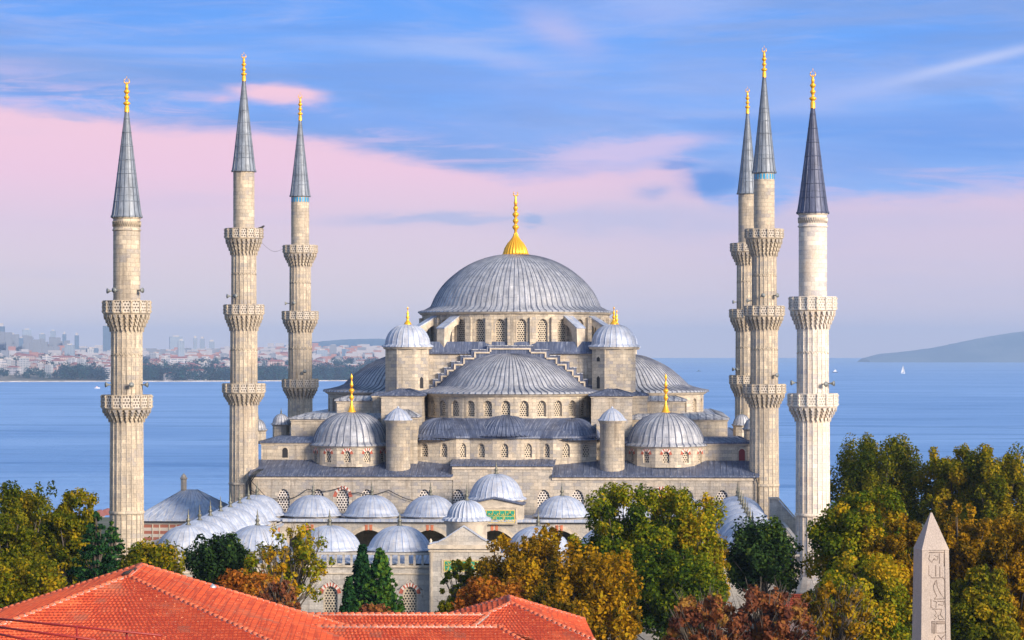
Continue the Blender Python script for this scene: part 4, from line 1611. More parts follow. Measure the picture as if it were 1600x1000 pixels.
inscription(gate, Tg2, 3.9, 7.5, 8.58, 9)
gcx, gcy = UC + .1, V0 - 4.6
mb = MB()
mb.lathe([(2.05, 10.1), (2.05, 11.9), (2.15, 12.0), (2.15, 12.15), (2.3, 12.25), (2.3, 12.38)], 20, c=(gcx, gcy, 0))
dr_ = mb.build('gate_drum', M['plain'], gate)
dome(dr_, gcx, gcy, [(2.42, 12.4), (2.35, 12.6), (2.0, 12.72)] + spline([(1.92, 12.8), (1.8, 13.3), (1.4, 13.9), (.75, 14.3), (0.001, 14.42)], 3), 28, 'lead_pale', rh=.09, rw=.4, name='gate_dome')
put('finial', bfin, dr_, (gcx, gcy, 14.35))

# cables strung across the hall front, hanging from the minaret to the wall
mb = MB()
cz_ = [(-31.0, 12.5), (-27.0, 11.4), (-24, 12.6), (-19.6, 12.9), (-17.8, 12.2), (-14, 12.5), (-9, 11.0), (-7, 11.2)]
for a, b in zip(cz_[:-1], cz_[1:]):
    mb.tube([(a[0] + (b[0] - a[0]) * i / 6, FV - .35, a[1] + (b[1] - a[1]) * i / 6 - .4 * math.sin(PI * i / 6)) for i in range(7)], .05, 4)
for dx_ in (0, .25, .5):
    mb.tube([(-31.4 + dx_, FV - .5, 5), (-31.4 + dx_, FV - .55, 13.5), (-30.6 + dx_, FV - .5, 14.6), (-30.0 + dx_, FV + .3, 15.0)], .07, 4)
mb.tube([(-30.9, FV - .5, 13.6), (-28.5, FV - 1.0, 11.2), (-26.5, FV - 1.6, 10.0)], .045, 4)
mb.tube([(-31.0, FV - .5, 10.2), (-33, FV - 1.0, 8.6), (-34.4, FV - 1.6, 8.4)], .045, 4)
mb.tube([(31.0, FV - .4, 4), (31.0, FV - .4, 13.4), (30.6, FV - .3, 14.5)], .09, 4)
mb.build('cable', M['iron'], hall)

# ------------------------------------------------------------------ ground, sea, far shore
def ground_mat():
    m, t, p = new_mat('ground_mat')
    geo = t.new('ShaderNodeNewGeometry')
    n = t.noise(geo.outputs['Position'], 0.05, 5, 0.6)
    n2 = t.noise(geo.outputs['Position'], 0.9, 4, 0.6)
    c = t.ramp(n, [(0.35, (0.16, 0.145, 0.12, 1)), (0.5, (0.07, 0.09, 0.035, 1)), (0.65, (0.11, 0.09, 0.045, 1))])
    c = t.mix(0.4, c, t.ramp(n2, [(0.3, 0.3), (0.7, 0.7)]), 'OVERLAY')
    t.l.new(c, p.inputs['Base Color'])
    pset(p, Roughness=0.95)
    return m


def sea_mat():
    m, t, p = new_mat('sea_mat')
    geo = t.new('ShaderNodeNewGeometry')
    pos = geo.outputs['Position']
    big = t.noise(t.scaled(pos, 0.0007, 0.0022, 1), 1.0, 4, 0.6)
    mid = t.noise(t.scaled(pos, 0.004, 0.016, 1), 1.0, 5, 0.65, 0.4)
    c = t.mix(t.sstep(big, 0.38, 0.62), (0.17, 0.35, 0.69, 1), (0.25, 0.45, 0.80, 1))
    c = t.mix(t.m('MULTIPLY', t.sstep(mid, 0.5, 0.68), 0.75), c, (0.07, 0.21, 0.50, 1))
    c = t.mix(t.m('MULTIPLY', t.sstep(mid, 0.45, 0.25), 0.35), c, (0.17, 0.36, 0.72, 1))
    rip = t.noise(t.scaled(pos, 0.012, 0.06, 1), 1.0, 4, 0.7)
    c = t.mix(t.m('MULTIPLY', t.sstep(rip, 0.5, 0.7), 0.4), c, (0.07, 0.22, 0.55, 1))
    c = t.mix(t.m('MULTIPLY', t.sstep(rip, 0.45, 0.3), 0.3), c, (0.28, 0.50, 0.90, 1))
    t.l.new(c, p.inputs['Base Color'])
    fine = t.noise(t.scaled(pos, 0.05, 0.14, 1), 1.0, 6, 0.7)
    bp = t.new('ShaderNodeBump')
    bp.inputs['Strength'].default_value = 1.0
    bp.inputs['Distance'].default_value = 5.0
    t.l.new(t.m('ADD', fine, t.m('MULTIPLY', mid, 2.0)), bp.inputs['Height'])
    t.l.new(bp.outputs[0], p.inputs['Normal'])
    pset(p, Roughness=0.5)
    p.inputs['Specular IOR Level'].default_value = 0.3
    return m


SEA = -33.0
mb = MB()
xs = [-900, -400, -150, 0, 150, 400, 900]
ys = [(-150, 0), (430, 0), (500, -1.2), (900, -31), (990, -33.6)]
for i in range(len(ys) - 1):
    for j in range(len(xs) - 1):
        mb.face([(xs[j], ys[i][0], ys[i][1]), (xs[j + 1], ys[i][0], ys[i][1]), (xs[j + 1], ys[i + 1][0], ys[i + 1][1]), (xs[j], ys[i + 1][0], ys[i + 1][1])], smooth=True)
tag(mb.build('ground', ground_mat()), kind='structure')
mb = MB()
mb.face([(-30000, -500, SEA), (30000, -500, SEA), (30000, 60000, SEA), (-30000, 60000, SEA)])
tag(mb.build('sea', sea_mat()), kind='structure')


def land_mat(c1, c2, sc_=0.004):
    m, t, p = new_mat('far_land')
    geo = t.new('ShaderNodeNewGeometry')
    n = t.noise(geo.outputs['Position'], sc_, 6, 0.65)
    t.l.new(t.mix(t.sstep(n, 0.42, 0.6), c1, c2), p.inputs['Base Color'])
    pset(p, Roughness=0.95)
    return m


# far shore: rises gently behind the quay
rng = random.Random(11)
SHX0, SHX1 = -2300, -330
D_SH = 5900


def shore_y(x):
    f = (x - SHX0) / (SHX1 - SHX0)
    return D_SH + 520 * f + 25 * math.sin(x * .01)


def shore_z(x, d):
    """height of the far land at depth d"""
    q = max(0.0, d - shore_y(x))
    return SEA + 2.5 + 60 * min(1, (q / 3600)) ** 0.9 + 7 * math.sin(x * .004 + q * .001)


mb = MB()
nx, ny = 60, 16
for i in range(nx):
    for j in range(ny):
        P = []
        for a, b in ((i, j), (i + 1, j), (i + 1, j + 1), (i, j + 1)):
            x = -3600 + (-100 + 3600) * a / nx
            y0 = shore_y(x) + (0 if x < SHX1 else (x - SHX1) * 6.0)
            d = y0 + 7500 * (b / ny) ** 1.4
            P.append((x * (1 + 0.0 * b), d, shore_z(x, d) if b else SEA - 1))
        mb.face(P, smooth=True)
tag(mb.build('far_shore', land_mat((0.10, 0.10, 0.07, 1), (0.22, 0.19, 0.16, 1))), kind='structure')
# stone quay
mb = MB()
for i in range(40):
    xa, xb = SHX0 - 500 + (SHX1 - SHX0 + 500) * i / 40, SHX0 - 500 + (SHX1 - SHX0 + 500) * (i + 1) / 40
    ya, yb = shore_y(xa) - 14, shore_y(xb) - 14
    mb.prismz([(xa, ya), (xb, yb), (xb, yb + 30), (xa, ya + 30)], SEA - 1, SEA + 2.4)
tag(mb.build('quay', flat('quay_stone', (0.42, 0.38, 0.35), 0.9, 0, 0.3, 0.05)), kind='structure')


def hill(name, pts, d, depth, mat):
    """hill from its outline (px, py) at distance d with real depth"""
    mb = MB()
    n = 90
    rows = []
    rg = random.Random(int(d))
    for i in range(n + 1):
        px = pts[0][0] + (pts[-1][0] - pts[0][0]) * i / n
        for a, b in zip(pts[:-1], pts[1:]):
            if a[0] <= px <= b[0]:
                f = (px - a[0]) / (b[0] - a[0])
                py = a[1] + (b[1] - a[1]) * f
        h = zat(py, d) - SEA + rg.uniform(-1.2, 1.2)
        h = max(h, .5)
        row = []
        for k, (g, hh) in enumerate(((-1, 0), (-.8, .2), (-.5, .55), (-.2, .9), (0, 1.0), (.3, .85), (.7, .4), (1, 0))):
            x = (px - 800) * d / F
            row.append((x, d + g * depth * min(1, .25 + h / 120), SEA - .5 + h * hh * (1 + (.0 if k == 4 else rg.uniform(-.02, .02)))))
        rows.append(row)
    for i in range(n):
        for k in range(7):
            mb.face([rows[i][k], rows[i + 1][k], rows[i + 1][k + 1], rows[i][k + 1]], smooth=True)
    return tag(mb.build(name, mat), kind='structure')


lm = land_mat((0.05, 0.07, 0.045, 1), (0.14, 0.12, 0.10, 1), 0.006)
lm = land_mat((0.02, 0.065, 0.10, 1), (0.09, 0.13, 0.15, 1), 0.002)  # bluish hill colours: distance haze put into the land's base colour
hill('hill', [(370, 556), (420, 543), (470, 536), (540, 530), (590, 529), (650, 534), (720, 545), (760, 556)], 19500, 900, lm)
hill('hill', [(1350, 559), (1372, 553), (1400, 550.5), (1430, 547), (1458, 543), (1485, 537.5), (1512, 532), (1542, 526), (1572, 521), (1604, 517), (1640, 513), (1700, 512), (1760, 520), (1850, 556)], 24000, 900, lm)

# ------------------------------------------------------------------ the city on the far shore
def win_mat(name, wall, dark, fx, fz, roof=None):
    m, t, p = new_mat(name)
    uvn = t.new('ShaderNodeUVMap')
    br = t.new('ShaderNodeTexBrick')
    br.offset = 0.0
    t.put(br.inputs['Vector'], uvn.outputs[0])
    br.inputs['Scale'].default_value = 1
    br.inputs['Brick Width'].default_value = fx
    br.inputs['Row Height'].default_value = fz
    br.inputs['Mortar Size'].default_value = min(fx, fz) * .27
    br.inputs['Mortar Smooth'].default_value = 0.0
    br.inputs['Color1'].default_value = tuple(dark) + (1,)
    br.inputs['Color2'].default_value = tuple(v * 1.6 for v in dark) + (1,)
    oi = t.new('ShaderNodeObjectInfo')
    w = t.mix(t.m('MULTIPLY', oi.outputs['Random'], 0.6), tuple(wall) + (1,), tuple(v * .6 for v in wall) + (1,))
    t.l.new(w, br.inputs['Mortar'])
    t.l.new(br.outputs[0], p.inputs['Base Color'])
    pset(p, Roughness=0.8)
    return m


CW = [win_mat('block_pale', (0.44, 0.42, 0.43), (0.05, 0.07, 0.12), 4, 3.3), win_mat('block_pink', (0.52, 0.38, 0.34), (0.07, 0.07, 0.10), 4.5, 3.5),
      win_mat('block_white', (0.60, 0.58, 0.59), (0.06, 0.08, 0.14), 14, 3.4), win_mat('block_grey', (0.42, 0.44, 0.47), (0.09, 0.10, 0.14), 5, 3.6), win_mat('tower_glass', (0.13, 0.20, 0.30), (0.05, 0.08, 0.14), 5, 3.6), win_mat('tower_pale', (0.30, 0.36, 0.44), (0.07, 0.10, 0.16), 5, 3.6)]
CR = flat('far_red_roof', (0.27, 0.10, 0.09), 0.9)
CF = flat('far_flat_roof', (0.45, 0.42, 0.41), 0.9)


def city_mesh(w, dp, h, wm, roof):
    key = (w, dp, h, wm, roof)
    if key not in _wc:
        mb = MB()
        mb.prismz([(-w / 2, -dp / 2), (w / 2, -dp / 2), (w / 2, dp / 2), (-w / 2, dp / 2)], -14, h, cap=False)
        a = mb.mesh('building', CW[wm])
        r = MB()
        e = .6
        if roof == 'hip':
            rh_ = min(w, dp) * .22
            i = min(w, dp) / 2
            A = [(-w / 2 - e, -dp / 2 - e, h), (w / 2 + e, -dp / 2 - e, h), (w / 2 + e, dp / 2 + e, h), (-w / 2 - e, dp / 2 + e, h)]
            B0, B1 = (-w / 2 + i, 0, h + rh_), (w / 2 - i, 0, h + rh_)
            if w < dp:
                B0, B1 = (0, -dp / 2 + i, h + rh_), (0, dp / 2 - i, h + rh_)
                r.face([A[0], A[1], B0]); r.face([A[1], A[2], B1, B0]); r.face([A[2], A[3], B1]); r.face([A[3], A[0], B0, B1])
            else:
                r.face([A[0], A[1], B1, B0]); r.face([A[1], A[2], B1]); r.face([A[2], A[3], B0, B1]); r.face([A[3], A[0], B0])
            r.face(list(reversed(A)))
        else:
            r.box(-w / 2 - .2, w / 2 + .2, -dp / 2 - .2, dp / 2 + .2, h, h + .8)
            r.box(-w * .15, w * .2, -dp * .2, dp * .2, h + .8, h + 3.4)
        b = r.mesh('building_roof', CR if roof == 'hip' else CF)
        _wc[key] = (a, b)
    return _wc[key]


KINDS = [(16, 14, 13, 0, 'hip'), (22, 15, 15, 1, 'hip'), (13, 13, 17, 0, 'flat'), (30, 14, 14, 2, 'hip'), (18, 16, 22, 2, 'flat'), (34, 16, 17, 1, 'hip'), (15, 15, 26, 3, 'flat'), (24, 14, 12, 0, 'hip'), (42, 18, 18, 2, 'hip')]
LBL = ['small pale house with red hip roof in the far shore city', 'pinkish building with red hip roof in the far shore city', 'small pale flat-roofed block in the far shore city',
       'long white house with red roof in the far shore city', 'white banded flat-roofed apartment block in the far shore city', 'long pinkish hall with red roof in the far shore city',
       'tall grey flat-roofed block in the far shore city', 'low pale building with red roof in the far shore city', 'very long white banded block with red roof in the far shore city']
GRP = ['small pale red-roofed houses across the water', 'pinkish red-roofed buildings across the water', 'small pale flat-roofed blocks across the water', 'long white red-roofed houses across the water',
       'white apartment blocks across the water', 'long pinkish halls across the water', 'grey blocks across the water', 'low pale red-roofed buildings across the water', 'very long banded blocks across the water']


def building(x, d, k, rz=0.0, s=1.0):
    w, dp, h, wm, rf = KINDS[k]
    a, b = city_mesh(w, dp, h, wm, rf)
    o = bpy.data.objects.new('building', a)
    C.objects.link(o)
    o.location = (x, d, shore_z(x, d) + 1)
    o.rotation_euler = (0, 0, rz)
    o.scale = (s, s, s)
    tag(o, LBL[k], 'building', GRP[k])
    put('roof', b, o)
    return o


cnt = 0
vis = [(-30, 178), (222, 362), (398, 448), (486, 600)]
while cnt < 290:
    rgn = vis[rng.choices(range(4), [190, 145, 45, 60])[0]]
    px = rng.uniform(*rgn)
    q = rng.random() ** 1.25
    d = 6350 + 2600 * q
    x = (px - 800) * d / F
    if d < shore_y(x) + (230 if rng.random() < .85 else 60):
        continue
    k = rng.choices(range(9), [6, 6, 5, 4, 3, 3, 2, 5, 1.2])[0]
    building(x, d, k, rng.choice([0, 0, .2, -.3, PI / 2]) + rng.uniform(-.1, .1), rng.uniform(.9, 1.5))
    cnt += 1
# beyond them the city is a mass of roofs and walls nobody could count
mb = MB()
for i in range(1500):
    px = rng.uniform(-60, 640)
    d = rng.uniform(8200, 11500)
    x = (px - 800) * d / F
    w, h = rng.uniform(14, 40), rng.uniform(10, 30) * (1.5 if rng.random() < .1 else 1)
    z = shore_z(x, d)
    mb.box(x - w / 2, x + w / 2, d, d + 20, z - 8, z + h, mi=rng.choice([0, 0, 1, 2]))
for i in range(260):
    px = rng.uniform(-50, 105)
    d = rng.uniform(8800, 11000)
    x = (px - 800) * d / F
    w, h = rng.uniform(12, 26), rng.uniform(30, 75) * (1.3 if px < 20 else 1)
    z = shore_z(x, d)
    mb.box(x - w / 2, x + w / 2, d, d + 20, z - 8, z + h * rng.uniform(.5, 1), mi=2)
for i in range(900):
    px = rng.uniform(-60, 640)
    d = rng.uniform(6500, 8600)
    x = (px - 800) * d / F
    if d < shore_y(x) + 260:
        continue
    w, h = rng.uniform(9, 20), rng.uniform(6, 11)
    z = shore_z(x, d)
    mb.box(x - w / 2, x + w / 2, d, d + 14, z - 8, z + h, mi=rng.choice([0, 1, 2, 3]))
tag(mb.build('distant_city', [flat('far_wall_a', (0.40, 0.39, 0.42), .9), flat('far_wall_b', (0.36, 0.18, 0.15), .9), flat('far_wall_c', (0.20, 0.22, 0.27), .9), flat('far_wall_d', (0.52, 0.47, 0.46), .9)]),
    'mass of small roofs and walls filling the far shore between the larger buildings', 'city', kind='stuff')


def tower_block(px, py0, py1, wpx, d, label, wm=3, taper=0.0, crown=None):
    w = wpx * d / F
    z1 = zat(py0, d)
    x = (px - 800) * d / F
    z0 = shore_z(x, d) - 4
    r = thing('skyscraper', label, 'skyscraper', (x, d, z0), rng.uniform(-.2, .2))
    mb = MB()
    h = z1 - z0
    t_ = w / 2 * (1 - taper)
    mb.prismz([(-w / 2, -w / 2), (w / 2, -w / 2), (w / 2, w / 2), (-w / 2, w / 2)], 0, h * (.9 if crown else 1.0))
    mb.build('tower_shaft', CW[4 if wm == 3 else 5], r)
    mb = MB()
    if crown == 'spike':
        mb.prismz([(-t_ * .6, -t_ * .6), (t_ * .6, -t_ * .6), (t_ * .6, t_ * .6), (-t_ * .6, t_ * .6)], h * .9, h * .96)
        mb.tube([(0, 0, h * .95), (0, 0, h * 1.04)], [w * .12, w * .03], 6)
    elif crown == 'step':
        mb.box(-w * .3, w * .3, -w * .3, w * .3, h * .9, h)
    else:
        mb.box(-w * .25, w * .25, -w * .25, w * .25, h, h + 4)
    mb.build('rooftop', CF, r)


for px, py0, w, d, lb, wm, cr in (
        (100.5, 518, 5.5, 9500, 'slim tower with a pointed top on the skyline left of the far left minaret', 3, 'spike'),
        (120, 520, 6, 9500, 'slim stepped-top tower on the skyline between the pointed tower and the far left minaret', 3, 'step'),
        (167, 509, 11, 9000, 'tall plain slab tower peeking out left of the far left minaret', 3, None),
        (275, 526, 20, 10500, 'very wide faint block on the skyline right of the far left minaret', 0, None),
        (283, 532, 10, 8200, 'dark twin-banded tower standing in front of the wide faint block', 2, None),
        (305, 525, 6, 10500, 'slim faint tower, left one of the skyline pair before the big balcony minaret', 0, 'step'),
        (316, 526, 7, 10500, 'faint tower, right one of the skyline pair before the big balcony minaret', 0, 'step'),
        (331, 531, 9, 10500, 'faint round-topped block right of the skyline pair', 0, 'step'),
        (537.5, 545, 7, 8600, 'dark slim tower standing above the trees left of the side half dome', 3, None),
        (503, 547, 17, 8600, 'pale wide apartment tower just right of the second left minaret', 0, None),
        (109, 539, 15, 8200, 'blocky blue grey office building below the two slim skyline towers', 2, None),
        (144, 544, 16, 8600, 'grey office slab on the skyline below the tall plain tower', 3, None),
        (42, 515, 14, 10500, 'broad pale tower in the hazy cluster at the far left', 0, None),
        (18, 520, 12, 10500, 'faint tower nearest the left edge but one in the hazy cluster', 3, 'step'),
        (2, 505, 10, 9800, 'tallest hazy tower at the very left edge', 3, 'step'),
        (66, 522, 9, 10500, 'narrow hazy tower on the right side of the left-edge cluster', 0, None),
        (83, 517, 8, 10500, 'pale slim tower between the left-edge cluster and the pointed tower', 2, None),
        (33, 528, 6, 9400, 'dark narrow tower in the middle of the hazy left-edge cluster', 3, None)):
    tower_block(px, py0, 0, w, d, lb, wm, crown=cr)


# ------------------------------------------------------------------ foliage
def leaf_mat(name, cols, rough=0.6, trans=0.38):
    m, t, p = new_mat(name)
    at_ = t.new('ShaderNodeAttribute')
    at_.attribute_name = 'leaf'
    n = len(cols)
    t.l.new(t.ramp(at_.outputs['Fac'], [(i / (n - 1), tuple(c) + (1,)) for i, c in enumerate(cols)]), p.inputs['Base Color'])
    pset(p, Roughness=rough)
    p.inputs['Specular IOR Level'].default_value = 0.06
    c = p.inputs['Base Color'].links[0].from_socket
    tr = t.new('ShaderNodeBsdfTranslucent')
    t.l.new(c, tr.inputs[0])
    mx = t.new('ShaderNodeMixShader')
    mx.inputs[0].default_value = trans
    t.l.new(p.outputs[0], mx.inputs[1])
    t.l.new(tr.outputs[0], mx.inputs[2])
    out = [n_ for n_ in t.n if n_.type == 'OUTPUT_MATERIAL'][0]
    t.l.new(mx.outputs[0], out.inputs[0])
    return m


LM = {
    'olive': leaf_mat('olive_leaves', [(0.025, 0.045, 0.003), (0.11, 0.13, 0.005), (0.28, 0.23, 0.008), (0.46, 0.29, 0.01)]),
    'green_gold': leaf_mat('green_gold_leaves', [(0.016, 0.042, 0.004), (0.08, 0.13, 0.006), (0.26, 0.26, 0.008), (0.50, 0.31, 0.01)]),
    'gold': leaf_mat('gold_leaves', [(0.055, 0.05, 0.004), (0.22, 0.13, 0.005), (0.50, 0.26, 0.007), (0.40, 0.30, 0.01)]),
    'orange': leaf_mat('orange_leaves', [(0.13, 0.04, 0.01), (0.34, 0.10, 0.012), (0.50, 0.19, 0.02), (0.30, 0.20, 0.02)]),
    'dark': leaf_mat('dark_green_leaves', [(0.008, 0.022, 0.007), (0.018, 0.045, 0.012), (0.04, 0.08, 0.012), (0.11, 0.14, 0.012)], trans=.12),
    'conifer': leaf_mat('conifer_needles', [(0.005, 0.024, 0.010), (0.012, 0.052, 0.016), (0.04, 0.11, 0.015), (0.10, 0.17, 0.015)], trans=.12),
    'bronze': leaf_mat('brown_leaves', [(0.10, 0.035, 0.025), (0.22, 0.075, 0.035), (0.34, 0.12, 0.04), (0.36, 0.20, 0.04)]),
    'far': leaf_mat('hazy_far_leaves', [(0.003, 0.025, 0.045), (0.005, 0.035, 0.05), (0.008, 0.05, 0.055), (0.015, 0.06, 0.055)], trans=.1),  # blue in these leaves is distance haze painted into their colour
}


def leaves_mesh(name, cl, n, size, mat, seed, flatn=0.35, shade=None):
    """cl: array of clumps (x, y, z, rx, ry, rz, hue); n leaves spread through their shells"""
    r = np.random.default_rng(seed)
    cl = np.array(cl, dtype=np.float64)
    wgt = (cl[:, 3] * cl[:, 4]) ** 1.0
    k = r.choice(len(cl), n, p=wgt / wgt.sum())
    d = r.normal(size=(n, 3))
    d /= np.linalg.norm(d, axis=1)[:, None]
    rad = r.random(n) ** 0.38
    c = cl[k, :3] + d * cl[k, 3:6] * rad[:, None]
    nrm = d * 0.7 + r.normal(size=(n, 3)) * 0.55 + np.array([0, 0, flatn])
    nrm /= np.linalg.norm(nrm, axis=1)[:, None]
    a = np.cross(nrm, r.normal(size=(n, 3)))
    a /= np.linalg.norm(a, axis=1)[:, None]
    b = np.cross(nrm, a)
    s = size * (0.55 + 0.9 * r.random(n))[:, None]
    w = s * 0.62
    v = np.stack([c - a * s, c - b * w + nrm * s * .15, c + a * s, c + b * w + nrm * s * .15], axis=1).reshape(-1, 3)
    me = bpy.data.meshes.new(name)
    me.vertices.add(4 * n)
    me.vertices.foreach_set('co', v.astype(np.float32).ravel())
    me.loops.add(4 * n)
    me.loops.foreach_set('vertex_index', np.arange(4 * n, dtype=np.int32))
    me.polygons.add(n)
    me.polygons.foreach_set('loop_start', np.arange(0, 4 * n, 4, dtype=np.int32))
    me.polygons.foreach_set('loop_total', np.full(n, 4, dtype=np.int32))
    hue = np.clip(cl[k, 6] + r.normal(size=n) * 0.16, 0, 1)
    at_ = me.attributes.new('leaf', 'FLOAT', 'POINT')
    at_.data.foreach_set('value', np.repeat(hue, 4).astype(np.float32))
    me.materials.append(LM[mat])
    me.update(calc_edges=True)
    return me


def tree(px, top, wpx, d, label, mat='olive', hue=(.2, .8), dens=1.0, form='round', bottom=None, seed=0, leaf=.155, kind='tree', cat='tree', twigs=0, crown_frac=.68, depth=None, zbase=0.0):
    """one tree whose crown top stands at pixel (px, top) and is wpx pixels wide"""
    rg = random.Random(seed * 77 + int(px))
    p = at(px, top, d)
    H = p.z - zbase
    Wd = wpx * d / F / 2
    Dp = depth or Wd
    root = thing(kind, label, cat, (p.x, p.y, zbase))
    cb = H * (1 - crown_frac) if bottom is None else zat(bottom, d) - zbase
    ch = (H - cb) / 2
    cl = []
    if form in ('round', 'plume', 'sparse'):
        n = {'round': 120, 'plume': 110, 'sparse': 64}[form]
        for i in range(n):
            u = rg.random() * 2 * PI
            ph = math.asin(rg.uniform(-.75, 1))
            rr = rg.uniform(.5, .9) if i % 4 else rg.uniform(.1, .5)
            x = Wd * rr * math.cos(u) * math.cos(ph) ** .8
            y = Dp * rr * math.sin(u) * math.cos(ph) ** .8
            z = cb + ch + ch * rr * 1.02 * math.sin(ph)
            s = Wd * rg.uniform(.12, .25)
            st = {'round': 1.0, 'plume': 1.9, 'sparse': 1.1}[form]
            if form == 'sparse':
                s *= .7
            sz = min(s * st, ch * .38)
            zz = min(z, H - sz * .9)
            # pull the clump inside the crown's outline
            cl.append((x, y, zz, s, s, sz, rg.uniform(*hue) + .18 * (x / Wd)))  # leaves lighter towards the right: sunlit side put into their colour
        for i in range(12 if form != 'sparse' else 6):
            u = rg.random() * 2 * PI
            s = Wd * rg.uniform(.07, .12)
            cl.append((Wd * .93 * math.cos(u), Dp * .93 * math.sin(u), cb + ch * rg.uniform(.4, 1.3), s, s, s * 1.3, rg.uniform(*hue)))
        for i in range(5):
            s = Wd * rg.uniform(.08, .13)
            cl.append((rg.uniform(-.45, .45) * Wd, rg.uniform(-.3, .3) * Dp, H - s * 1.5 - rg.uniform(0, .12) * H * .5, s, s, s * 1.6, rg.uniform(*hue)))
    elif form == 'cone':
        n = 70
        for i in range(n):
            f = (i + rg.random()) / n
            z = cb + (H - cb) * f
            rr = Wd * (1 - f) ** .8 * rg.uniform(.45, .85)
            u = i * 2.4
            s = max(.35, Wd * .26 * (1.08 - f))
            cl.append((rr * math.cos(u), rr * math.sin(u), z, s, s, s * 1.15, rg.uniform(*hue) + .1 * math.cos(u)))  # right side of the cone tinted lighter, as if sunlit
            q_ = Wd * (1 - f) ** .8 * rg.uniform(.8, 1.2)
            u2 = rg.random() * 6.3
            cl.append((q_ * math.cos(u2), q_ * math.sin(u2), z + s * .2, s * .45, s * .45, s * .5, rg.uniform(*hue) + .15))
        cl.append((0, 0, H - .5, .22, .22, .7, .5))
    elif form == 'cedar':
        n = 120
        for i in range(n):
            f = rg.random()
            z = cb + (H - cb) * f
            rr = Wd * (1 - f) ** .75 * rg.uniform(.3, 1.0)
            u = rg.random() * 2 * PI
            s = Wd * .30 * (1.1 - f * .8)
            cl.append((rr * math.cos(u), rr * math.sin(u), z - rr * .15, s, s, s * .36, rg.uniform(*hue)))
    nl = int(dens * 1500 * (Wd * 2) * (ch * 2) / 60 / (leaf / .24) ** 2 * 3.6)
    nl = max(1500, min(nl, 60000))
    me = leaves_mesh('crown', cl, nl, leaf, mat, seed + int(px) % 97)
    cr = put('crown', me, root)
    mb = MB()
    tr = max(.12, H * .018)
    top_z = cb + ch * (1.2 if form != 'cone' else 1.9)
    mb.tube([(0, 0, -.3), (0.1, 0, H * .12), (rg.uniform(-.2, .2), rg.uniform(-.2, .2), cb), (rg.uniform(-.3, .3), 0, top_z)], [tr * 1.5, tr, tr * .8, tr * .15], 8)
    mb.build('trunk', M['bark'], root)
    lb = MB()
    for c in rg.sample(cl, min(len(cl), 44 if form != 'cone' else 14)):
        z0 = min(cb + (c[2] - cb) * .35, c[2] - .2)
        a = Vector((0, 0, max(z0, cb * .8)))
        b = Vector(c[:3])
        m_ = a.lerp(b, .5) + Vector((0, 0, -.12 * (b - a).length))
        lb.tube([a, m_, b], [tr * .42, tr * .25, .03], 5)
        for q in range(twigs):
            e = b + Vector((rg.uniform(-1, 1), rg.uniform(-1, 1), rg.uniform(.2, 1.4))) * Wd * .3
            lb.tube([m_.lerp(b, rg.random()), e], [.04, .012], 3)
    lb.build('limbs', M['bark'], root)
    return root


T = tree
# left group
T(40, 748, 165, 250, 'olive autumn tree crown at the far left edge, tallest of the left group', 'olive', (.1, .62), 1.0, 'round', 960, 1)
T(112, 756, 110, 236, 'olive and yellow broadleaf tree right of the tallest one at the left edge', 'olive', (.15, .75), 1.0, 'round', 960, 2)
T(10, 800, 110, 222, 'dark green-brown broadleaf tree at the left edge, in front of the tallest', 'olive', (.05, .5), 1.0, 'round', 960, 22)
T(38, 862, 170, 205, 'blurred yellow-olive tree lowest at the left edge, just above the red roof', 'olive', (.2, .75), 1.1, 'round', 1010, 3)
T(150, 800, 92, 224, 'dark cedar with layered branches left of the far left minaret', 'conifer', (.05, .45), .8, 'cedar', 925, 4, kind='cedar_tree')
T(176, 812, 60, 240, 'small green cedar right in front of the far left minaret base', 'conifer', (.2, .6), .9, 'cedar', 900, 41, kind='cedar_tree')
T(128, 806, 84, 300, 'dark-leaved olive tree seen between the cedar and the yellow tree at left', 'olive', (.0, .4), 1.0, 'round', 960, 55)
T(235, 842, 112, 226, 'small rounded olive tree directly behind the left roof peak', 'olive', (.2, .8), 1.0, 'plume', 925, 5)
T(342, 832, 112, 232, 'dense dark green rounded tree between the roof peak and the courtyard domes', 'dark', (.1, .5), 1.5, 'plume', 935, 6)
T(390, 888, 128, 214, 'low bright orange autumn tree under the dark green rounded tree', 'orange', (.2, .8), 1.2, 'round', 985, 7)
T(432, 905, 80, 206, 'rust brown bushy tree just right of the bright orange one', 'bronze', (.2, .7), 1.0, 'sparse', 990, 8, twigs=2)
T(452, 812, 145, 228, 'thin-leaved yellow-green tree with sky gaps in front of the left courtyard domes', 'green_gold', (.45, 1.0), .26, 'sparse', 985, 9, leaf=.15, twigs=3)
T(430, 850, 80, 222, 'sparse yellow tree left half of the thin-leaved pair by the courtyard wall', 'gold', (.4, 1.0), .3, 'sparse', 985, 91, leaf=.15, twigs=2)
T(566, 856, 66, 236, 'tall dark conifer, left one of the pair before the courtyard wall', 'conifer', (.0, .35), 1.5, 'cone', 985, 10, leaf=.18, kind='conifer_tree')
T(594, 863, 96, 228, 'brighter green conifer, right and wider one of the pair before the courtyard wall', 'conifer', (.3, .8), 1.5, 'cone', 985, 101, leaf=.18, kind='conifer_tree')
T(545, 905, 34, 226, 'short conifer at the left foot of the conifer pair', 'conifer', (.1, .4), 1.5, 'cone', 985, 102, leaf=.18, kind='conifer_tree')
T(582, 942, 70, 210, 'low reddish shrub at the foot of the conifer pair', 'bronze', (.3, .8), 1.2, 'round', 1010, 11, .16, 'shrub', 'shrub')
T(694, 937, 30, 212, 'tiny sparse sapling standing in front of the gatehouse wall', 'olive', (.2, .6), .6, 'sparse', 975, 12, .15, 'sapling', 'tree')
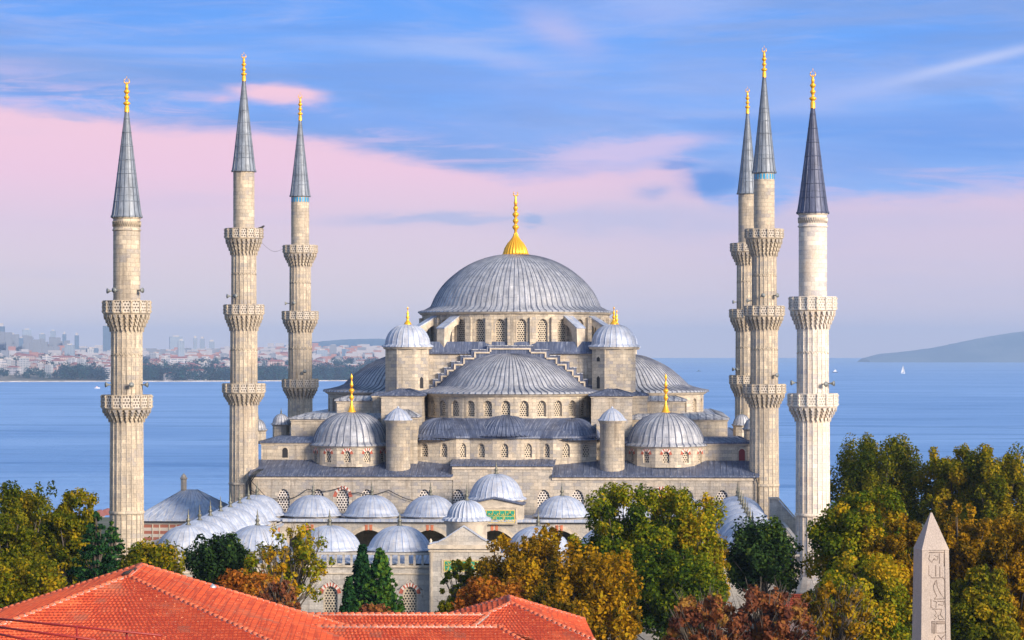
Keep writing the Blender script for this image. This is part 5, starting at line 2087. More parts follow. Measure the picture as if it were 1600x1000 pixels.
# centre
T(722, 868, 72, 240, 'yellow-green thin tree covering the right part of the gatehouse panel', 'green_gold', (.4, .9), .6, 'sparse', 985, 13, leaf=.15, twigs=1)
T(800, 832, 150, 236, 'golden autumn tree in front of the portal, left of the tall plane tree', 'gold', (.15, .75), 1.1, 'round', 1000, 14)
T(850, 818, 74, 240, 'golden upright tree tip rising beside the pale dome right of the portal', 'gold', (.3, .95), .9, 'plume', 960, 15)
T(775, 900, 150, 214, 'low burnt-orange tree above the right end of the red roof', 'orange', (.25, .85), 1.2, 'round', 1010, 16)
T(925, 845, 160, 212, 'orange and olive tree in front of the left side of the tall plane tree', 'gold', (.05, .7), 1.25, 'plume', 1040, 17)
T(868, 905, 110, 204, 'dark gold tree just right of the low burnt-orange one', 'gold', (.0, .6), 1.1, 'round', 1040, 18)
T(978, 754, 185, 238, 'tallest green-gold plane tree in the middle right of the picture', 'green_gold', (.1, .75), 1.35, 'round', 1000, 19)
T(1040, 760, 110, 240, 'green-gold upright crown wedged between the tallest plane tree and its right shoulder', 'green_gold', (.15, .8), 1.3, 'plume', 990, 191)
T(1082, 762, 120, 238, 'green-gold tree forming the right shoulder of the tallest plane tree', 'green_gold', (.35, .95), 1.2, 'plume', 990, 20)
T(1050, 850, 170, 226, 'deep green lower tree in front of the tallest plane tree', 'green_gold', (.0, .45), 1.4, 'round', 1030, 201)
T(1195, 806, 122, 240, 'dense dark evergreen ball-shaped tree left of the white minaret', 'dark', (.05, .7), 1.7, 'plume', 945, 21)
T(1195, 912, 165, 190, 'bare-twigged reddish brown tree at the bottom, left of the white minaret', 'bronze', (.1, .8), .8, 'sparse', 1060, 23, leaf=.17, twigs=4)
T(1095, 925, 130, 186, 'rusty sparse tree at the bottom edge right of the burnt gold trees', 'bronze', (.2, 1.0), .8, 'sparse', 1070, 24, leaf=.17, twigs=4)
T(1300, 905, 130, 196, 'sparse orange-green tree through which the pink building shows', 'gold', (.1, .9), .45, 'sparse', 1060, 25, leaf=.17, twigs=4)
# right group
T(1348, 755, 180, 240, 'big green and orange plane tree right of the white minaret', 'green_gold', (.25, 1.0), 1.35, 'round', 960, 26)
T(1345, 860, 190, 222, 'lower green-yellow tree filling the space left of the obelisk', 'green_gold', (.2, .95), 1.25, 'round', 1060, 27)
T(1408, 800, 120, 228, 'orange tree touching the left side of the obelisk', 'gold', (.1, .7), 1.2, 'round', 1060, 271)
T(1375, 678, 175, 305, 'far dark green tree behind the white minaret, topmost of the right group', 'olive', (.1, .6), 1.25, 'plume', 900, 28)
T(1490, 690, 140, 300, 'olive brown tree on the skyline above the obelisk', 'olive', (.35, .85), 1.3, 'round', 900, 29)
T(1565, 692, 140, 296, 'dark olive tree on the skyline at the right edge', 'olive', (.25, .75), 1.2, 'plume', 900, 30)
T(1500, 780, 150, 250, 'orange-brown tree directly behind the obelisk', 'gold', (.0, .6), 1.3, 'round', 1010, 31)
T(1585, 800, 130, 236, 'gold-orange tree at the right edge below the skyline trees', 'gold', (.15, .7), 1.3, 'round', 1040, 32)
T(1530, 880, 150, 222, 'dark olive tree at the bottom right, right of the obelisk', 'olive', (.2, .8), 1.3, 'round', 1070, 33)

# the rows of trees go on past both edges of the photograph
for i, (px, top, w, d, mt) in enumerate(((1700, 700, 150, 300, 'olive'), (1830, 715, 160, 300, 'olive'), (1690, 790, 150, 240, 'gold'), (1800, 800, 150, 236, 'green_gold'), (1940, 760, 170, 270, 'olive'),
                                         (-80, 755, 160, 250, 'olive'), (-210, 770, 170, 262, 'olive'), (-100, 850, 150, 205, 'olive'))):
    T(px, top, w, d, 'broadleaf tree beyond the edge of the view, ' + ('right side, ' if px > 0 else 'left side, ') + ['outer olive row', 'end of the olive row', 'orange one', 'green and gold one', 'last and widest', 'next to the edge', 'farther olive', 'lowest'][i],
      mt, (.15, .75), .6, 'round', 980, 300 + i)

# ------------------------------------------------------------------ lead-roofed pavilion behind the left gallery
d = 345.0
pv = thing('pavilion', 'low pavilion with grey lead hip roof and chimney behind the far left minaret', 'pavilion', (at(296, 555, d).x, d, 0), R(-3))
k = d / F
hw, hd = 75 * k, 7.0
ze = zat(812, d - hd)
zr = zat(765, d)
mb = MB()
bayw = 2.2
Tw = wall_T(0, -hd + .8, R(-90))
n = 5
x0 = -hw + .9
step = (2 * (hw - .9)) / n
ins = []
for i in range(n):
    bay(mb, Tw, x0 + i * step, x0 + (i + 1) * step, 0, ze, x0 + (i + .5) * step, 1.1, ze - 2.5, ze - .7, .05, .3)
    ins.append(x0 + (i + .5) * step)
mb.box(x0, -x0, -hd + .85, hd - .8, 0, ze - .1)
m_, t_, p_ = new_mat('banded_masonry')
geo = t_.new('ShaderNodeNewGeometry')
sx_ = t_.new('ShaderNodeSeparateXYZ')
t_.l.new(geo.outputs['Position'], sx_.inputs[0])
t_.l.new(t_.mix(t_.m('GREATER_THAN', t_.m('FRACT', t_.m('MULTIPLY', sx_.outputs[2], 1.25)), .5), (.33, .12, .08, 1), (.5, .45, .4, 1)), p_.inputs['Base Color'])
w_ = mb.build('wall', m_, pv)
for x in ins:
    mb = MB()
    mb.prismT([(x - .55, ze - 2.5), (x + .55, ze - 2.5), (x + .55, ze - .65), (x - .55, ze - .65)], Tw, .1, .2)
    q = mb.build('window', M['dark'], w_)
    mb = MB()
    mb.prismT([(x - .68, ze - 2.6), (x - .55, ze - 2.6), (x - .55, ze - .6), (x - .68, ze - .6)], Tw, -.05, 0)
    mb.prismT([(x + .55, ze - 2.6), (x + .68, ze - 2.6), (x + .68, ze - .6), (x + .55, ze - .6)], Tw, -.05, 0)
    mb.build('frame', M['cream'], q)
mb = MB()
A = [(-hw, -hd, ze), (hw, -hd, ze), (hw, hd, ze), (-hw, hd, ze)]
B0, B1 = (-.8, 0, zr), (1.0, 0, zr)
for f in ([A[0], A[1], B1, B0], [A[1], A[2], B1], [A[2], A[3], B0, B1], [A[3], A[0], B0]):
    mb.face(f)
    p, q = Vector(f[0]), Vector(f[1])
    nn = 12
    for i in range(nn + 1):
        g = i / nn
        top = Vector(f[-1]).lerp(Vector(f[2]), g)
        mb.tube([p.lerp(q, g) + Vector((0, 0, .02)), top + Vector((0, 0, .02))], .05, 4)
for i in range(4):
    a, b = A[i], A[(i + 1) % 4]
    mb.face([(a[0], a[1], ze - .2), (b[0], b[1], ze - .2), b, a])
mb.face([(p[0], p[1], ze - .2) for p in reversed(A)])
rf = mb.build('roof', M['lead_pale'], pv)
mb = MB()
cx = (287 - 296) * k
mb.lathe([(.38, zr - 1.2), (.38, zr + 1.3), (.5, zr + 1.4), (.5, zr + 1.5), (.36, zr + 1.6), (.3, zr + 1.8), (.02, zr + 2.1)], 8, c=(cx, 0, 0), smooth=False)
mb.build('chimney', M['stone_grey'], rf)

# wooden eave and stair wall at the right flank of the hall
d = 318
r_ = thing('side_wall', 'short sloping stone wall beside the base of the tile-banded minaret at right', 'wall', (at(1222, 555, d).x, d, 0), R(-3))
mb = MB()
Tz = wall_T(0, 0, R(-90))
mb.prismT([(-1.5, 0), (2.4, 0), (2.4, 8.6), (-.5, 11.9), (-1.5, 11.9)], Tz, 0, .6)
mb.build('wall', M['court'], r_)
mb = MB()
mb.prismT([(-1.6, 11.9), (-.45, 11.9), (2.5, 8.55), (2.5, 8.8), (-.4, 12.15), (-1.6, 12.15)], Tz, -.15, .8)
mb.build('coping', M['plain'], r_)

# ------------------------------------------------------------------ red tiled roofs in the foreground
def tile_mat():
    m, t, p = new_mat('red_roof_tiles')
    uvn = t.new('ShaderNodeUVMap')
    uv = uvn.outputs[0]
    br = t.new('ShaderNodeTexBrick')
    t.put(br.inputs['Vector'], uv)
    br.offset = 0.0
    br.inputs['Scale'].default_value = 1
    br.inputs['Brick Width'].default_value = 0.24
    br.inputs['Row Height'].default_value = 0.36
    br.inputs['Mortar Size'].default_value = 0.02
    br.inputs['Mortar Smooth'].default_value = 0.4
    br.inputs['Color1'].default_value = (0.50, 0.052, 0.013, 1)
    br.inputs['Color2'].default_value = (0.74, 0.115, 0.028, 1)
    br.inputs['Mortar'].default_value = (0.30, 0.035, 0.015, 1)
    geo = t.new('ShaderNodeNewGeometry')
    n = t.noise(geo.outputs['Position'], 0.5, 4, 0.6)
    n2 = t.noise(geo.outputs['Position'], 2.8, 4, 0.7)
    c = t.mix(t.m('MULTIPLY', t.sstep(n, 0.5, 0.7), 0.35), br.outputs[0], (0.80, 0.19, 0.065, 1))
    c = t.mix(t.m('MULTIPLY', t.sstep(n2, 0.6, 0.72), 0.5), c, (0.45, 0.08, 0.04, 1))
    n4 = t.noise(geo.outputs['Position'], 5.0, 2, 0.5)
    c = t.mix(t.m('MULTIPLY', t.sstep(n4, 0.66, 0.72), 0.7), c, (0.9, 0.42, 0.22, 1))
    bb = t.new('ShaderNodeTexBrick')
    t.put(bb.inputs['Vector'], uv)
    bb.offset = 0.0
    bb.inputs['Scale'].default_value = 1
    bb.inputs['Brick Width'].default_value = 0.72
    bb.inputs['Row Height'].default_value = 0.72
    bb.inputs['Mortar Size'].default_value = 0.0
    bb.inputs['Color1'].default_value = (0, 0, 0, 1)
    bb.inputs['Color2'].default_value = (1, 1, 1, 1)
    n5 = t.noise(geo.outputs['Position'], 0.35, 4, 0.65)
    c = t.mix(t.m('MULTIPLY', t.sstep(bb.outputs[0], 0.82, 0.9), t.m('MULTIPLY', t.sstep(n5, 0.45, 0.6), 0.6)), c, (0.30, 0.10, 0.06, 1))
    c = t.mix(t.m('MULTIPLY', t.sstep(n5, 0.52, 0.72), 0.35), c, (0.40, 0.16, 0.09, 1))
    t.l.new(c, p.inputs['Base Color'])
    pset(p, Roughness=0.8)
    return m


M['tiles'] = tile_mat()
M['ridge'] = flat('ridge_mortar', (0.46, 0.34, 0.30), 0.85, 0, 0.35, 2.5)
M['ridge_tile'] = flat('ridge_tile', (0.60, 0.13, 0.055), 0.8, 0, 0.3, 1.5)
M['gutter'] = flat('zinc_gutter', (0.42, 0.45, 0.50), 0.45, 0.4)


def tiled(mb, e0, e1, r1, r0, row=.36, wave=.24):
    """tiled slope: eave edge e0-e1, ridge edge r0-r1 (r0 above e0). Rows step and tiles curve."""
    e0, e1, r0, r1 = map(Vector, (e0, e1, r0, r1))
    ex = (e1 - e0).normalized()
    n = ex.cross(((r0 + r1) / 2 - (e0 + e1) / 2)).normalized()
    if n.z < 0:
        n = -n
    up = n.cross(ex)
    if up.z < 0:
        up = -up
    H = max((r0 - e0).dot(up), (r1 - e0).dot(up))
    rows = max(1, int(H / row))
    for i in range(rows):
        h0, h1 = H * i / rows, H * (i + 1) / rows
        def lim(h):
            f0 = min(1, h / max(1e-6, (r0 - e0).dot(up)))
            f1 = min(1, h / max(1e-6, (r1 - e0).dot(up)))
            return (e0.lerp(r0, f0) - e0).dot(ex), (e0 + (e1 - e0) + (r1 - e1) * f1 - e0).dot(ex)
        a0, b0 = lim(h0)
        a1, b1 = lim(h1)
        if b1 - a1 < .02 and b0 - a0 < .05:
            continue
        m = max(1, int((b0 - a0) / wave))
        seg = m * 2
        for k in range(seg):
            f0, f1 = k / seg, (k + 1) / seg
            w0 = .045 if k % 2 else 0.0
            w1 = 0.0 if k % 2 else .045
            P = lambda f, a, b, h, o: e0 + ex * (a + (b - a) * f) + up * h + n * o
            q = [P(f0, a0, b0, h0, w0 + .06), P(f1, a0, b0, h0, w1 + .06), P(f1, a1, b1, h1, w1), P(f0, a1, b1, h1, w0)]
            uvq = [(a0 + (b0 - a0) * f0, i * .36), (a0 + (b0 - a0) * f1, i * .36), (a1 + (b1 - a1) * f1, i * .36 + .36), (a1 + (b1 - a1) * f0, i * .36 + .36)]
            mb.face(q, uvq)
            mb.face([P(f0, a0, b0, h0, w0 - .02), P(f1, a0, b0, h0, w1 - .02), q[1], q[0]], [(uvq[0][0], uvq[0][1])] * 4)


def ridge_line(parent, a, b, name='ridge'):
    a, b = Vector(a), Vector(b)
    L = (b - a).length
    mb = MB()
    mb.tube([a + Vector((0, 0, .02)), b + Vector((0, 0, .02))], .13, 6)
    n = max(1, int(L / .42))
    for i in range(n):
        p, q = a.lerp(b, i / n), a.lerp(b, (i + .86) / n)
        mb.tube([p + Vector((0, 0, .06)), q + Vector((0, 0, .07))], [.11, .13], 7, mi=1)
    return mb.build(name, [M['ridge'], M['ridge_tile']], parent)


def hip_house(label, A_, B_, w, h, rn, rf_, wall_h=8.0, yaw=0.0, extra=0.0):
    """hip roof: near ridge end B_, far ridge end A_; half width w, drop h, near run rn, far run rf_"""
    A_, B_ = Vector(A_), Vector(B_)
    ax = (A_ - B_)
    ax.z = 0
    ax.normalize()
    sd = Vector((ax.y, -ax.x, 0))
    root = thing('house', label, 'house', (B_.x, B_.y, 0))
    O = Vector((B_.x, B_.y, 0))
    dz = Vector((0, 0, -h))
    nl, nr_ = B_ - ax * rn - sd * w + dz - O, B_ - ax * rn + sd * w + dz - O
    fl, fr = A_ + ax * rf_ - sd * w + dz - O, A_ + ax * rf_ + sd * w + dz - O
    a, b = A_ - O, B_ - O
    mb = MB()
    tiled(mb, nl, nr_, b, b)
    tiled(mb, nr_, fr, a, b)
    tiled(mb, fr, fl, a, a)
    tiled(mb, fl, nl, b, a)
    rf = mb.build('roof', M['tiles'], root)
    for p, q in ((b, nl), (b, nr_), (a, fl), (a, fr), (b, a)):
        ridge_line(rf, p, q)
    mb = MB()
    i = .5
    poly = [nl + (ax + sd) * i, nr_ + (ax - sd) * i, fr - (ax + sd) * i, fl - (ax - sd) * i]
    mb.prismz([(p.x, p.y) for p in poly], 0, nl.z - .1)
    mb.build('wall', M['render_wall'], root)
    mb = MB()
    c = [nl, nr_, fr, fl, nl]
    for p, q in zip(c[:-1], c[1:]):
        mb.tube([p - Vector((0, 0, .12)), q - Vector((0, 0, .12))], .12, 6)
    mb.build('gutter', M['gutter'], root)
    return root


dB, dA = 154.0, 162.5
hA = hip_house('large red-tiled hip roof house filling the lower left', at(221, 883.5, dA), at(199.5, 901, dB), 16.8, 5.7, 16.8, 5.5)
KH = .82
dB, dA = 216 * KH, 221.5 * KH
hB = hip_house('small red-tiled hip roof house at the bottom centre, right end of the roofs', at(795, 933, dA), at(797, 943, dB), 6.5 * KH, 2.36 * KH, 6.4 * KH, 4.6 * KH)
# wings between them
root = thing('house', 'long low red-tiled wing running between the two hip roofs', 'house', (at(590, 960, 168).x, 168, 0))
O = Vector(root.location)


def wing(pxa, pxb, py, d, run, drop, pa, pb):
    a, b = at(pxa, py, d) - O, at(pxb, py, d) - O
    e0 = a + Vector((pa, -run, -drop))
    e1 = b + Vector((pb, -run, -drop))
    f0 = a + Vector((pa, run, -drop))
    f1 = b + Vector((pb, run, -drop))
    mb = MB()
    tiled(mb, e0, e1, b, a)
    tiled(mb, f1, f0, a, b)
    if abs(pa) > .5:
        tiled(mb, f0, e0, a, a)
    rf = mb.build('roof', M['tiles'], root)
    ridge_line(rf, a, b)
    ridge_line(rf, a, e0)
    ridge_line(rf, b, e1)
    mb = MB()
    mb.box(min(e0.x, a.x) + .3, max(e1.x, b.x) - .3, e0.y + .4, f0.y - .4, 0, e0.z - .1)
    mb.build('wall', M['render_wall'], root)
    return rf


wing(430, 762, 961, 199 * .86, 5.0, 1.8, 2.6, -2.8)
r4 = wing(470, 778, 980, 187.5 * .86, 5.4, 2.1, -2.3, 4.5)
mb = MB()
a = at(437, 962, 170) - O
mb.tube([a + Vector((-.8, 0.2, -.1)), a + Vector((2.9, -4.6, -1.7))], .2, 6)
mb.build('valley_gutter', M['gutter'], root)

# bent zinc gutter end on the big roof
gt = thing('gutter_corner', 'short grey gutter corner on the far edge of the big red roof', 'gutter', tuple(at(331, 926, 163)))
mb = MB()
mb.tube([(-.45, 0, -.35), (-.1, 0, .1), (.15, 0, .45)], [.16, .16, .2], 6)
mb.tube([(-.1, 0, -.42), (.3, 0, -.3), (.42, 0, .1)], [.14, .16, .1], 6)
mb.build('gutter_pipe', M['gutter'], gt)

# dark red metal rails low over the left roof
rl = thing('metal_rail', 'dark red metal rail frame low over the left end of the big red roof', 'rail', tuple(at(110, 985, 120)))
O2 = Vector(rl.location)
M['rail'] = flat('red_rail', (0.26, 0.015, 0.012), 0.5)
for pa, pb in (((-30, 964), (252, 993)), ((-30, 976), (150, 1000)), ((-30, 985), (60, 1003))):
    mb = MB()
    mb.tube([at(*pa, 121) - O2, at(*pb, 119) - O2], .055, 6)
    mb.build('rail_bar', M['rail'], rl)
for pa in ((198, 988), (120, 979)):
    mb = MB()
    p = at(*pa, 119.5) - O2
    mb.tube([p, p - Vector((0, 0, 7))], .05, 6)
    mb.build('rail_post', M['rail'], rl)

# ------------------------------------------------------------------ pink kiosk among the trees
d = 262
kb = thing('kiosk', 'pinkish low building with terracotta roof glimpsed through sparse twigs right of centre', 'building', (at(1290, 555, d).x, d, 0))
mb = MB()
z1 = zat(958, d)
mb.box(-4.2, 4.2, 0, 6, 0, z1)
mb.build('wall', flat('pink_plaster', (0.58, 0.40, 0.36), .85, 0, .15, 1), kb)
mb = MB()
tiled(mb, (-4.6, -.4, z1), (4.6, -.4, z1), (3.0, 3, z1 + 1.6), (-3.0, 3, z1 + 1.6))
tiled(mb, (4.6, -.4, z1), (4.6, 6.4, z1), (3.0, 3, z1 + 1.6), (3.0, 3, z1 + 1.6))
tiled(mb, (-4.6, 6.4, z1), (-4.6, -.4, z1), (-3.0, 3, z1 + 1.6), (-3.0, 3, z1 + 1.6))
mb.build('roof', M['tiles'], kb)

# ------------------------------------------------------------------ the obelisk
d = 166.0
ob = thing('obelisk', 'pink granite obelisk with carved hieroglyphs and pointed top among the orange trees', 'obelisk', (at(1455, 555, d).x, d, 0), R(9))
k = d / F
z_s, z_t, z_b = zat(858, d), zat(801, d), zat(1000, d)
h0, h1 = 21.6 * k, 23.6 * k
m_, t_, p_ = new_mat('pink_granite')
geo = t_.new('ShaderNodeNewGeometry')
n1 = t_.noise(geo.outputs['Position'], 14, 3, .7)
n2 = t_.noise(t_.scaled(geo.outputs['Position'], 1, 1, .4), 1.2, 4, .6)
c = t_.mix(t_.sstep(n1, .35, .65), (.31, .26, .23, 1), (.44, .375, .335, 1))
c = t_.mix(t_.m('MULTIPLY', t_.sstep(n2, .5, .75), .5), c, (.50, .41, .33, 1))
t_.l.new(c, p_.inputs['Base Color'])
bp = t_.new('ShaderNodeBump')
bp.inputs['Strength'].default_value = .4
bp.inputs['Distance'].default_value = .04
t_.l.new(n1, bp.inputs['Height'])
t_.l.new(bp.outputs[0], p_.inputs['Normal'])
p_.inputs['Roughness'].default_value = .8
M['granite'] = m_
hb = h0 + (h1 - h0) * (z_s - 2.5) / (z_s - z_b)


def sq(h, z):
    return [(-h, -h, z), (h, -h, z), (h, h, z), (-h, h, z)]


# shaft with the glyph channel cut into the near face
mb = MB()
Lw, Up = sq(hb, 2.5), sq(h0, z_s)
for i in (1, 2, 3):
    j = (i + 1) % 4
    mb.face([Lw[i], Lw[j], Up[j], Up[i]])
zq = z_s - .12
gL, gR = -.52, .70


def fy(z):
    return -(hb + (h0 - hb) * (z - 2.5) / (z_s - 2.5))


def fx(z, s):
    return -fy(z) * s


NZ = 10
for i in range(NZ):
    za, zb2 = 2.5 + (z_s - 2.5) * i / NZ, 2.5 + (z_s - 2.5) * (i + 1) / NZ
    for s0, s1, ind in ((-1, gL, 0), (gL, gR, .045), (gR, 1, 0)):
        top = (i == NZ - 1 and ind)
        mb.face([(fx(za, s0), fy(za) + ind, za), (fx(za, s1), fy(za) + ind, za), (fx(zb2, s1), fy(zb2) + ind, zb2), (fx(zb2, s0), fy(zb2) + ind, zb2)])
    for s_ in (gL, gR):
        A1, A2 = (fx(za, s_), fy(za), za), (fx(za, s_), fy(za) + .045, za)
        B1_, B2_ = (fx(zb2, s_), fy(zb2), zb2), (fx(zb2, s_), fy(zb2) + .045, zb2)
        mb.face([A1, A2, B2_, B1_] if s_ < 0 else [A2, A1, B1_, B2_])
Tt = (0, 0, z_t)
mb.build('shaft', M['granite'], ob)
mb = MB()
U2 = sq(h0 + .02, z_s)
tip = sq(.05, z_t)
for i in range(4):
    j = (i + 1) % 4
    mb.face([U2[i], U2[j], tip[j], tip[i]])
mb.face(tip)
mb.face(list(reversed(U2)))
mb.build('pyramidion', M['granite'], ob)
# carved signs as raised/dark relief strokes in the channel
gm = flat('carved_groove', (0.22, 0.165, 0.135), .9)
mb = MB()
sc_ = 1.0 / 4.55 * k     # zoomed pixel -> metres


def stroke(pts, r=.022):
    P = []
    for a, b in pts:
        x = (a - 255) * k / 4.545
        z = EYE - ((780 + b / 4.545) - HZ) * k
        s_ = max(gL + .03, min(gR - .03, x / -fy(z)))
        P.append((fx(z, s_), fy(z) + .035, z))
    mb.tube(P, r, 4)


for s_ in ([(190, 372), (325, 372)], [(215, 385), (200, 420), (230, 440), (250, 410)], [(245, 395), (275, 400), (270, 425), (240, 420)], [(285, 380), (285, 450)], [(320, 380), (320, 470)],
           [(200, 460), (205, 530), (225, 540)], [(258, 460), (258, 540)], [(288, 470), (288, 545)],
           [(222, 550), (290, 550), (305, 545), (318, 556), (326, 575)], [(326, 575), (328, 700)],
           [(262, 566), (240, 600), (245, 640), (265, 680), (245, 700), (320, 700), (285, 650), (268, 610), (264, 566)], [(255, 570), (250, 600)],
           [(222, 700), (222, 760), (235, 760)], [(240, 712), (262, 720), (258, 760)], [(270, 715), (318, 720), (310, 745), (275, 740)], [(330, 705), (330, 760)],
           [(232, 770), (300, 772)], [(250, 780), (262, 800), (248, 815), (262, 830), (245, 845)], [(300, 775), (290, 810), (320, 845), (280, 845), (272, 820), (290, 810)],
           [(225, 858), (330, 858)], [(225, 868), (330, 868)], [(228, 858), (228, 940)], [(238, 868), (238, 945)], [(248, 868), (248, 945)], [(258, 875), (330, 875), (330, 940), (258, 940), (258, 875)],
           [(255, 960), (245, 985), (262, 1005)], [(270, 955), (300, 985), (285, 1010)], [(330, 950), (300, 975)],
           [(230, 1030), (320, 1030)], [(240, 1060), (300, 1090), (250, 1120)], [(320, 1050), (320, 1130)], [(230, 1150), (320, 1150)], [(250, 1180), (310, 1230), (240, 1260)]):
    stroke(s_)
mb.build('hieroglyphs', gm, ob)
mb = MB()
mb.box(-hb - .25, hb + .25, -hb - .25, hb + .25, 1.9, 2.5)
mb.box(-hb - .7, hb + .7, -hb - .7, hb + .7, 0, 1.9)
mb.build('pedestal', M['plain'], ob)

# ------------------------------------------------------------------ boats
M['hull_dark'] = flat('dark_hull', (0.03, 0.06, 0.14), .5)
M['hull_red'] = flat('red_hull', (0.35, 0.10, 0.10), .5)


def hull(mb, L, B_, H, mi=0):
    n = 10
    rows = []
    for i in range(n + 1):
        f = i / n
        w = B_ / 2 * (math.sin(PI * min(1, f * .9 + .12)) ** .6) * (1 if f < .6 else (1 - ((f - .6) / .4) ** 2) * .98 + .02)
        x = -L / 2 + L * f
        z = H * (1 + .25 * f * f)
        rows.append([(x, -w * .7, -.5), (x, -w, z), (x, w, z), (x, w * .7, -.5)])
    for a, b in zip(rows[:-1], rows[1:]):
        for k_ in range(3):
            mb.face([a[k_], b[k_], b[k_ + 1], a[k_ + 1]], mi=mi)
    mb.face(rows[0], mi=mi)
    mb.face(list(reversed(rows[-1])), mi=mi)


def on_sea(py):
    return (EYE - SEA) * F / (py - HZ)


d = on_sea(583.5)
s = d / F
r_ = thing('sailboat', 'white sailboat with tall sails on open water at right', 'sailboat', (at(1411, 555, d).x, d, SEA))
mb = MB(); hull(mb, 7.0 * s, 2.2 * s, 1.1 * s); mb.build('hull', M['white'], r_)
mb = MB(); mb.tube([(0, 0, .5 * s), (0, 0, 14.3 * s)], .12 * s, 5); mb.tube([(0, 0, 2.2 * s), (2.8 * s, 0, 2.0 * s)], .09 * s, 4); mb.build('mast', M['iron'], r_)
mb = MB()
mb.slab([(.2 * s, 0, 2.4 * s), (2.8 * s, .5 * s, 2.4 * s), (1.6 * s, .35 * s, 7 * s), (.2 * s, 0, 13.6 * s)], .05)
mb.slab([(-3.0 * s, 0, 1.4 * s), (-.2 * s, .3 * s, 1.8 * s), (-.2 * s, 0, 12 * s)], .05)
mb.build('sail', M['white'], r_)

d = on_sea(582.3)
s = d / F
r_ = thing('ferry', 'small white ferry with blue hull right of the white minaret', 'ferry', (at(1305, 555, d).x, d, SEA))
mb = MB(); hull(mb, 8.5 * s, 2.6 * s, 1.3 * s); mb.build('hull', M['hull_dark'], r_)
mb = MB(); mb.box(-3 * s, 2.2 * s, -1 * s, 1 * s, 1.4 * s, 2.7 * s); mb.box(-1.8 * s, 1.4 * s, -.8 * s, .8 * s, 2.7 * s, 4.0 * s); mb.box(-.2 * s, .9 * s, -.6 * s, .6 * s, 4.0 * s, 5.0 * s); mb.build('deckhouse', M['white'], r_)
mb = MB(); mb.tube([(-.8 * s, 0, 4 * s), (-.8 * s, 0, 7 * s)], .15 * s, 5); mb.build('mast', M['white'], r_)

d = on_sea(580.5)
s = d / F
r_ = thing('cargo_ship', 'tiny dark ship on open water right of the mosque domes', 'ship', (at(1092, 555, d).x, d, SEA))
mb = MB(); hull(mb, 7 * s, 1.8 * s, .8 * s); mb.build('hull', M['hull_dark'], r_)
mb = MB(); mb.box(-1 * s, .8 * s, -.6 * s, .6 * s, .8 * s, 2.0 * s); mb.tube([(0, 0, 2 * s), (0, 0, 4.6 * s)], .12 * s, 5); mb.build('deckhouse', M['hull_dark'], r_)

d = on_sea(607)
s = d / F
r_ = thing('motor_yacht', 'little pinkish white motor boat near the far left shore', 'boat', (at(152, 555, d).x, d, SEA))
mb = MB(); hull(mb, 8.4 * s, 2.4 * s, 1.2 * s); mb.build('hull', M['white'], r_)
mb = MB(); mb.prismT([(-2.4 * s, 1.3 * s), (1.8 * s, 1.3 * s), (1.0 * s, 2.4 * s), (-.6 * s, 3.4 * s), (-1.8 * s, 2.6 * s)], wall_T(0, -.8 * s, R(-90)), 0, 1.6 * s); mb.build('cabin', flat('cabin_pink', (0.75, 0.5, 0.45), .6), r_)

# ------------------------------------------------------------------ shoreline wood and lamp posts
rg = random.Random(5)
cl = []
for (a, b, n_, hh) in ((-40, 100, 60, .7), (95, 180, 120, 1.0), (225, 362, 190, 1.15), (398, 448, 90, 1.2), (486, 560, 140, 1.3), (560, 610, 40, 1.2)):
    for i in range(n_):
        px = rg.uniform(a, b)
        x0_ = (px - 800) * 6250 / F
        d = shore_y(x0_) + rg.uniform(45, 230)
        x = (px - 800) * d / F
        s = rg.uniform(8, 15) * hh
        cl.append((x, d, shore_z(x, d) + s * rg.uniform(.5, 1.5), s, s, s * 1.05, rg.random()))
for i in range(60):
    px = rg.choice([rg.uniform(-20, 170), rg.uniform(225, 362), rg.uniform(400, 450), rg.uniform(488, 600)])
    d = rg.uniform(6700, 8300)
    x = (px - 800) * d / F
    for q in range(6):
        s = rg.uniform(7, 13)
        xx = x + rg.uniform(-30, 30)
        cl.append((xx, d, shore_z(xx, d) + s * .8 + 6, s, s, s, rg.random()))
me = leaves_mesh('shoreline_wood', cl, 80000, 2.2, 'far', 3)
o = bpy.data.objects.new('shoreline_wood', me)
C.objects.link(o)
tag(o, 'dark, haze-tinted blue-green belt of trees along the far shore quay', 'trees', kind='stuff')

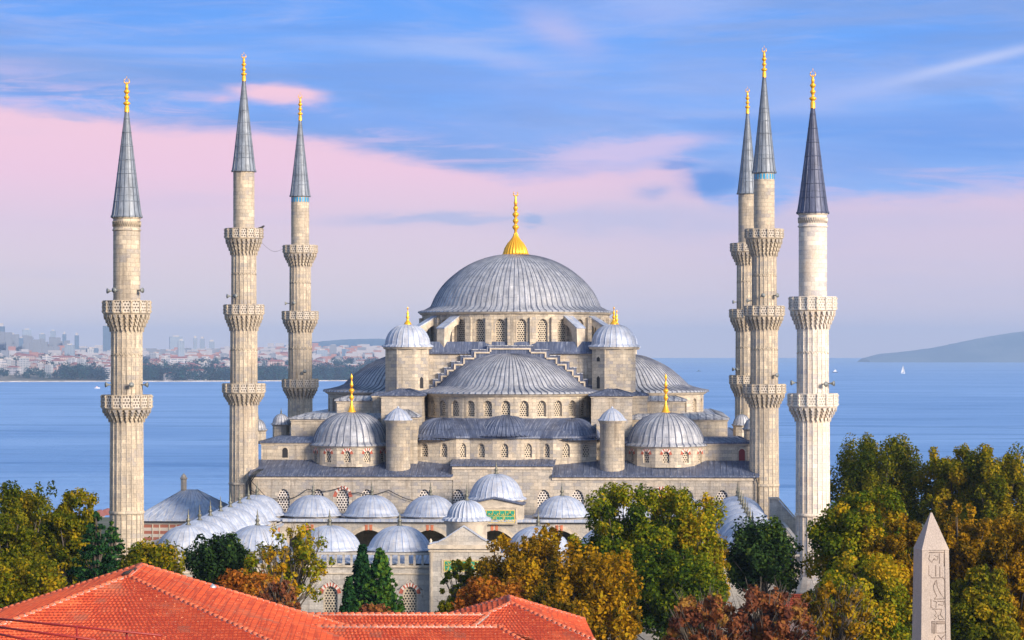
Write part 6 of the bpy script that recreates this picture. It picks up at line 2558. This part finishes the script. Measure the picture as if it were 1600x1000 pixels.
# ------------------------------------------------------------------ small houses on the slope, seen between cedar and minaret
for i, (px, py, w, lb) in enumerate(((150, 808, 13, 'tiny pale house with red roof low behind the cedar at left'), (163, 805, 12, 'tiny white house with red roof touching the far left minaret at its base'))):
    d = 560 + 30 * i
    p = at(px, py, d)
    r_ = thing('house', lb, 'house', (p.x, d, -6))
    wd = w * d / F / 2
    h = p.z + 6
    mb = MB(); mb.box(-wd, wd, 0, 6, 0, h); mb.build('wall', M['render_wall'], r_)
    mb = MB(); mb.prismT([(-wd - .3, h), (wd + .3, h), (wd * .3, h + 1.2), (-wd * .3, h + 1.2)], wall_T(0, -.3, R(-90)), 0, 6.5); mb.build('roof', CR, r_)

# ------------------------------------------------------------------ birds
def bird(px, py, d, label, s=.16, rz=0.0):
    r_ = thing('bird', label, 'bird', tuple(at(px, py, d)), rz)
    mb = MB()
    mb.tube([(-.32, 0, -.10), (-.15, 0, .0), (0, 0, .03), (.15, 0, .1), (.24, 0, .2), (.33, 0, .2)], [.02, .09, .11, .09, .06, .015], 8)
    b = mb.build('body', M['bird'], r_)
    mb = MB()
    for s_ in (-.05, .05):
        mb.tube([(0, s_, -.05), (0.02, s_, -.2)], .015, 4)
    mb.build('leg', M['bird'], r_)
    r_.scale = (s / .16,) * 3


bird(406, 358, 332.2, 'black bird perched on the top balcony rail of the tall minaret left of the dome', .3)
bird(198, 896, 153.5, 'black bird on the big red roof peak, left of the other bird', .16)
bird(206, 893, 157, 'black bird on the big red roof peak, right of the other bird', .16)
bird(591, 858.5, 270, 'pale-breasted bird on the courtyard balustrade', .16)

a, b = at(408, 378, 332), at(445, 386, 386)
cw = thing('cable', 'thin slack wire strung between the two left minarets at the top balcony height', 'cable', tuple(a))
mb = MB()
mb.tube([Vector((0, 0, 0)).lerp(b - a, i / 10) - Vector((0, 0, .9 * math.sin(PI * i / 10))) for i in range(11)], .02, 4)
mb.build('wire', M['iron'], cw)

# ------------------------------------------------------------------ haze over the water
if HAZE_D > 0:
    mb = MB()
    mb.box(-7000, 7000, -480, 27000, SEA - 1.5, 300)
    hz = bpy.data.materials.new('haze_air')
    hz.use_nodes = True
    nt = NT(hz.node_tree)
    nt.n.clear()
    out = nt.new('ShaderNodeOutputMaterial')
    vp = nt.new('ShaderNodeVolumePrincipled')
    vp.inputs['Color'].default_value = (0.48, 0.68, 1.0, 1)
    vp.inputs['Density'].default_value = HAZE_D
    vp.inputs['Anisotropy'].default_value = 0.0
    nt.l.new(vp.outputs[0], out.inputs['Volume'])
    tag(mb.build('haze', hz), kind='stuff')
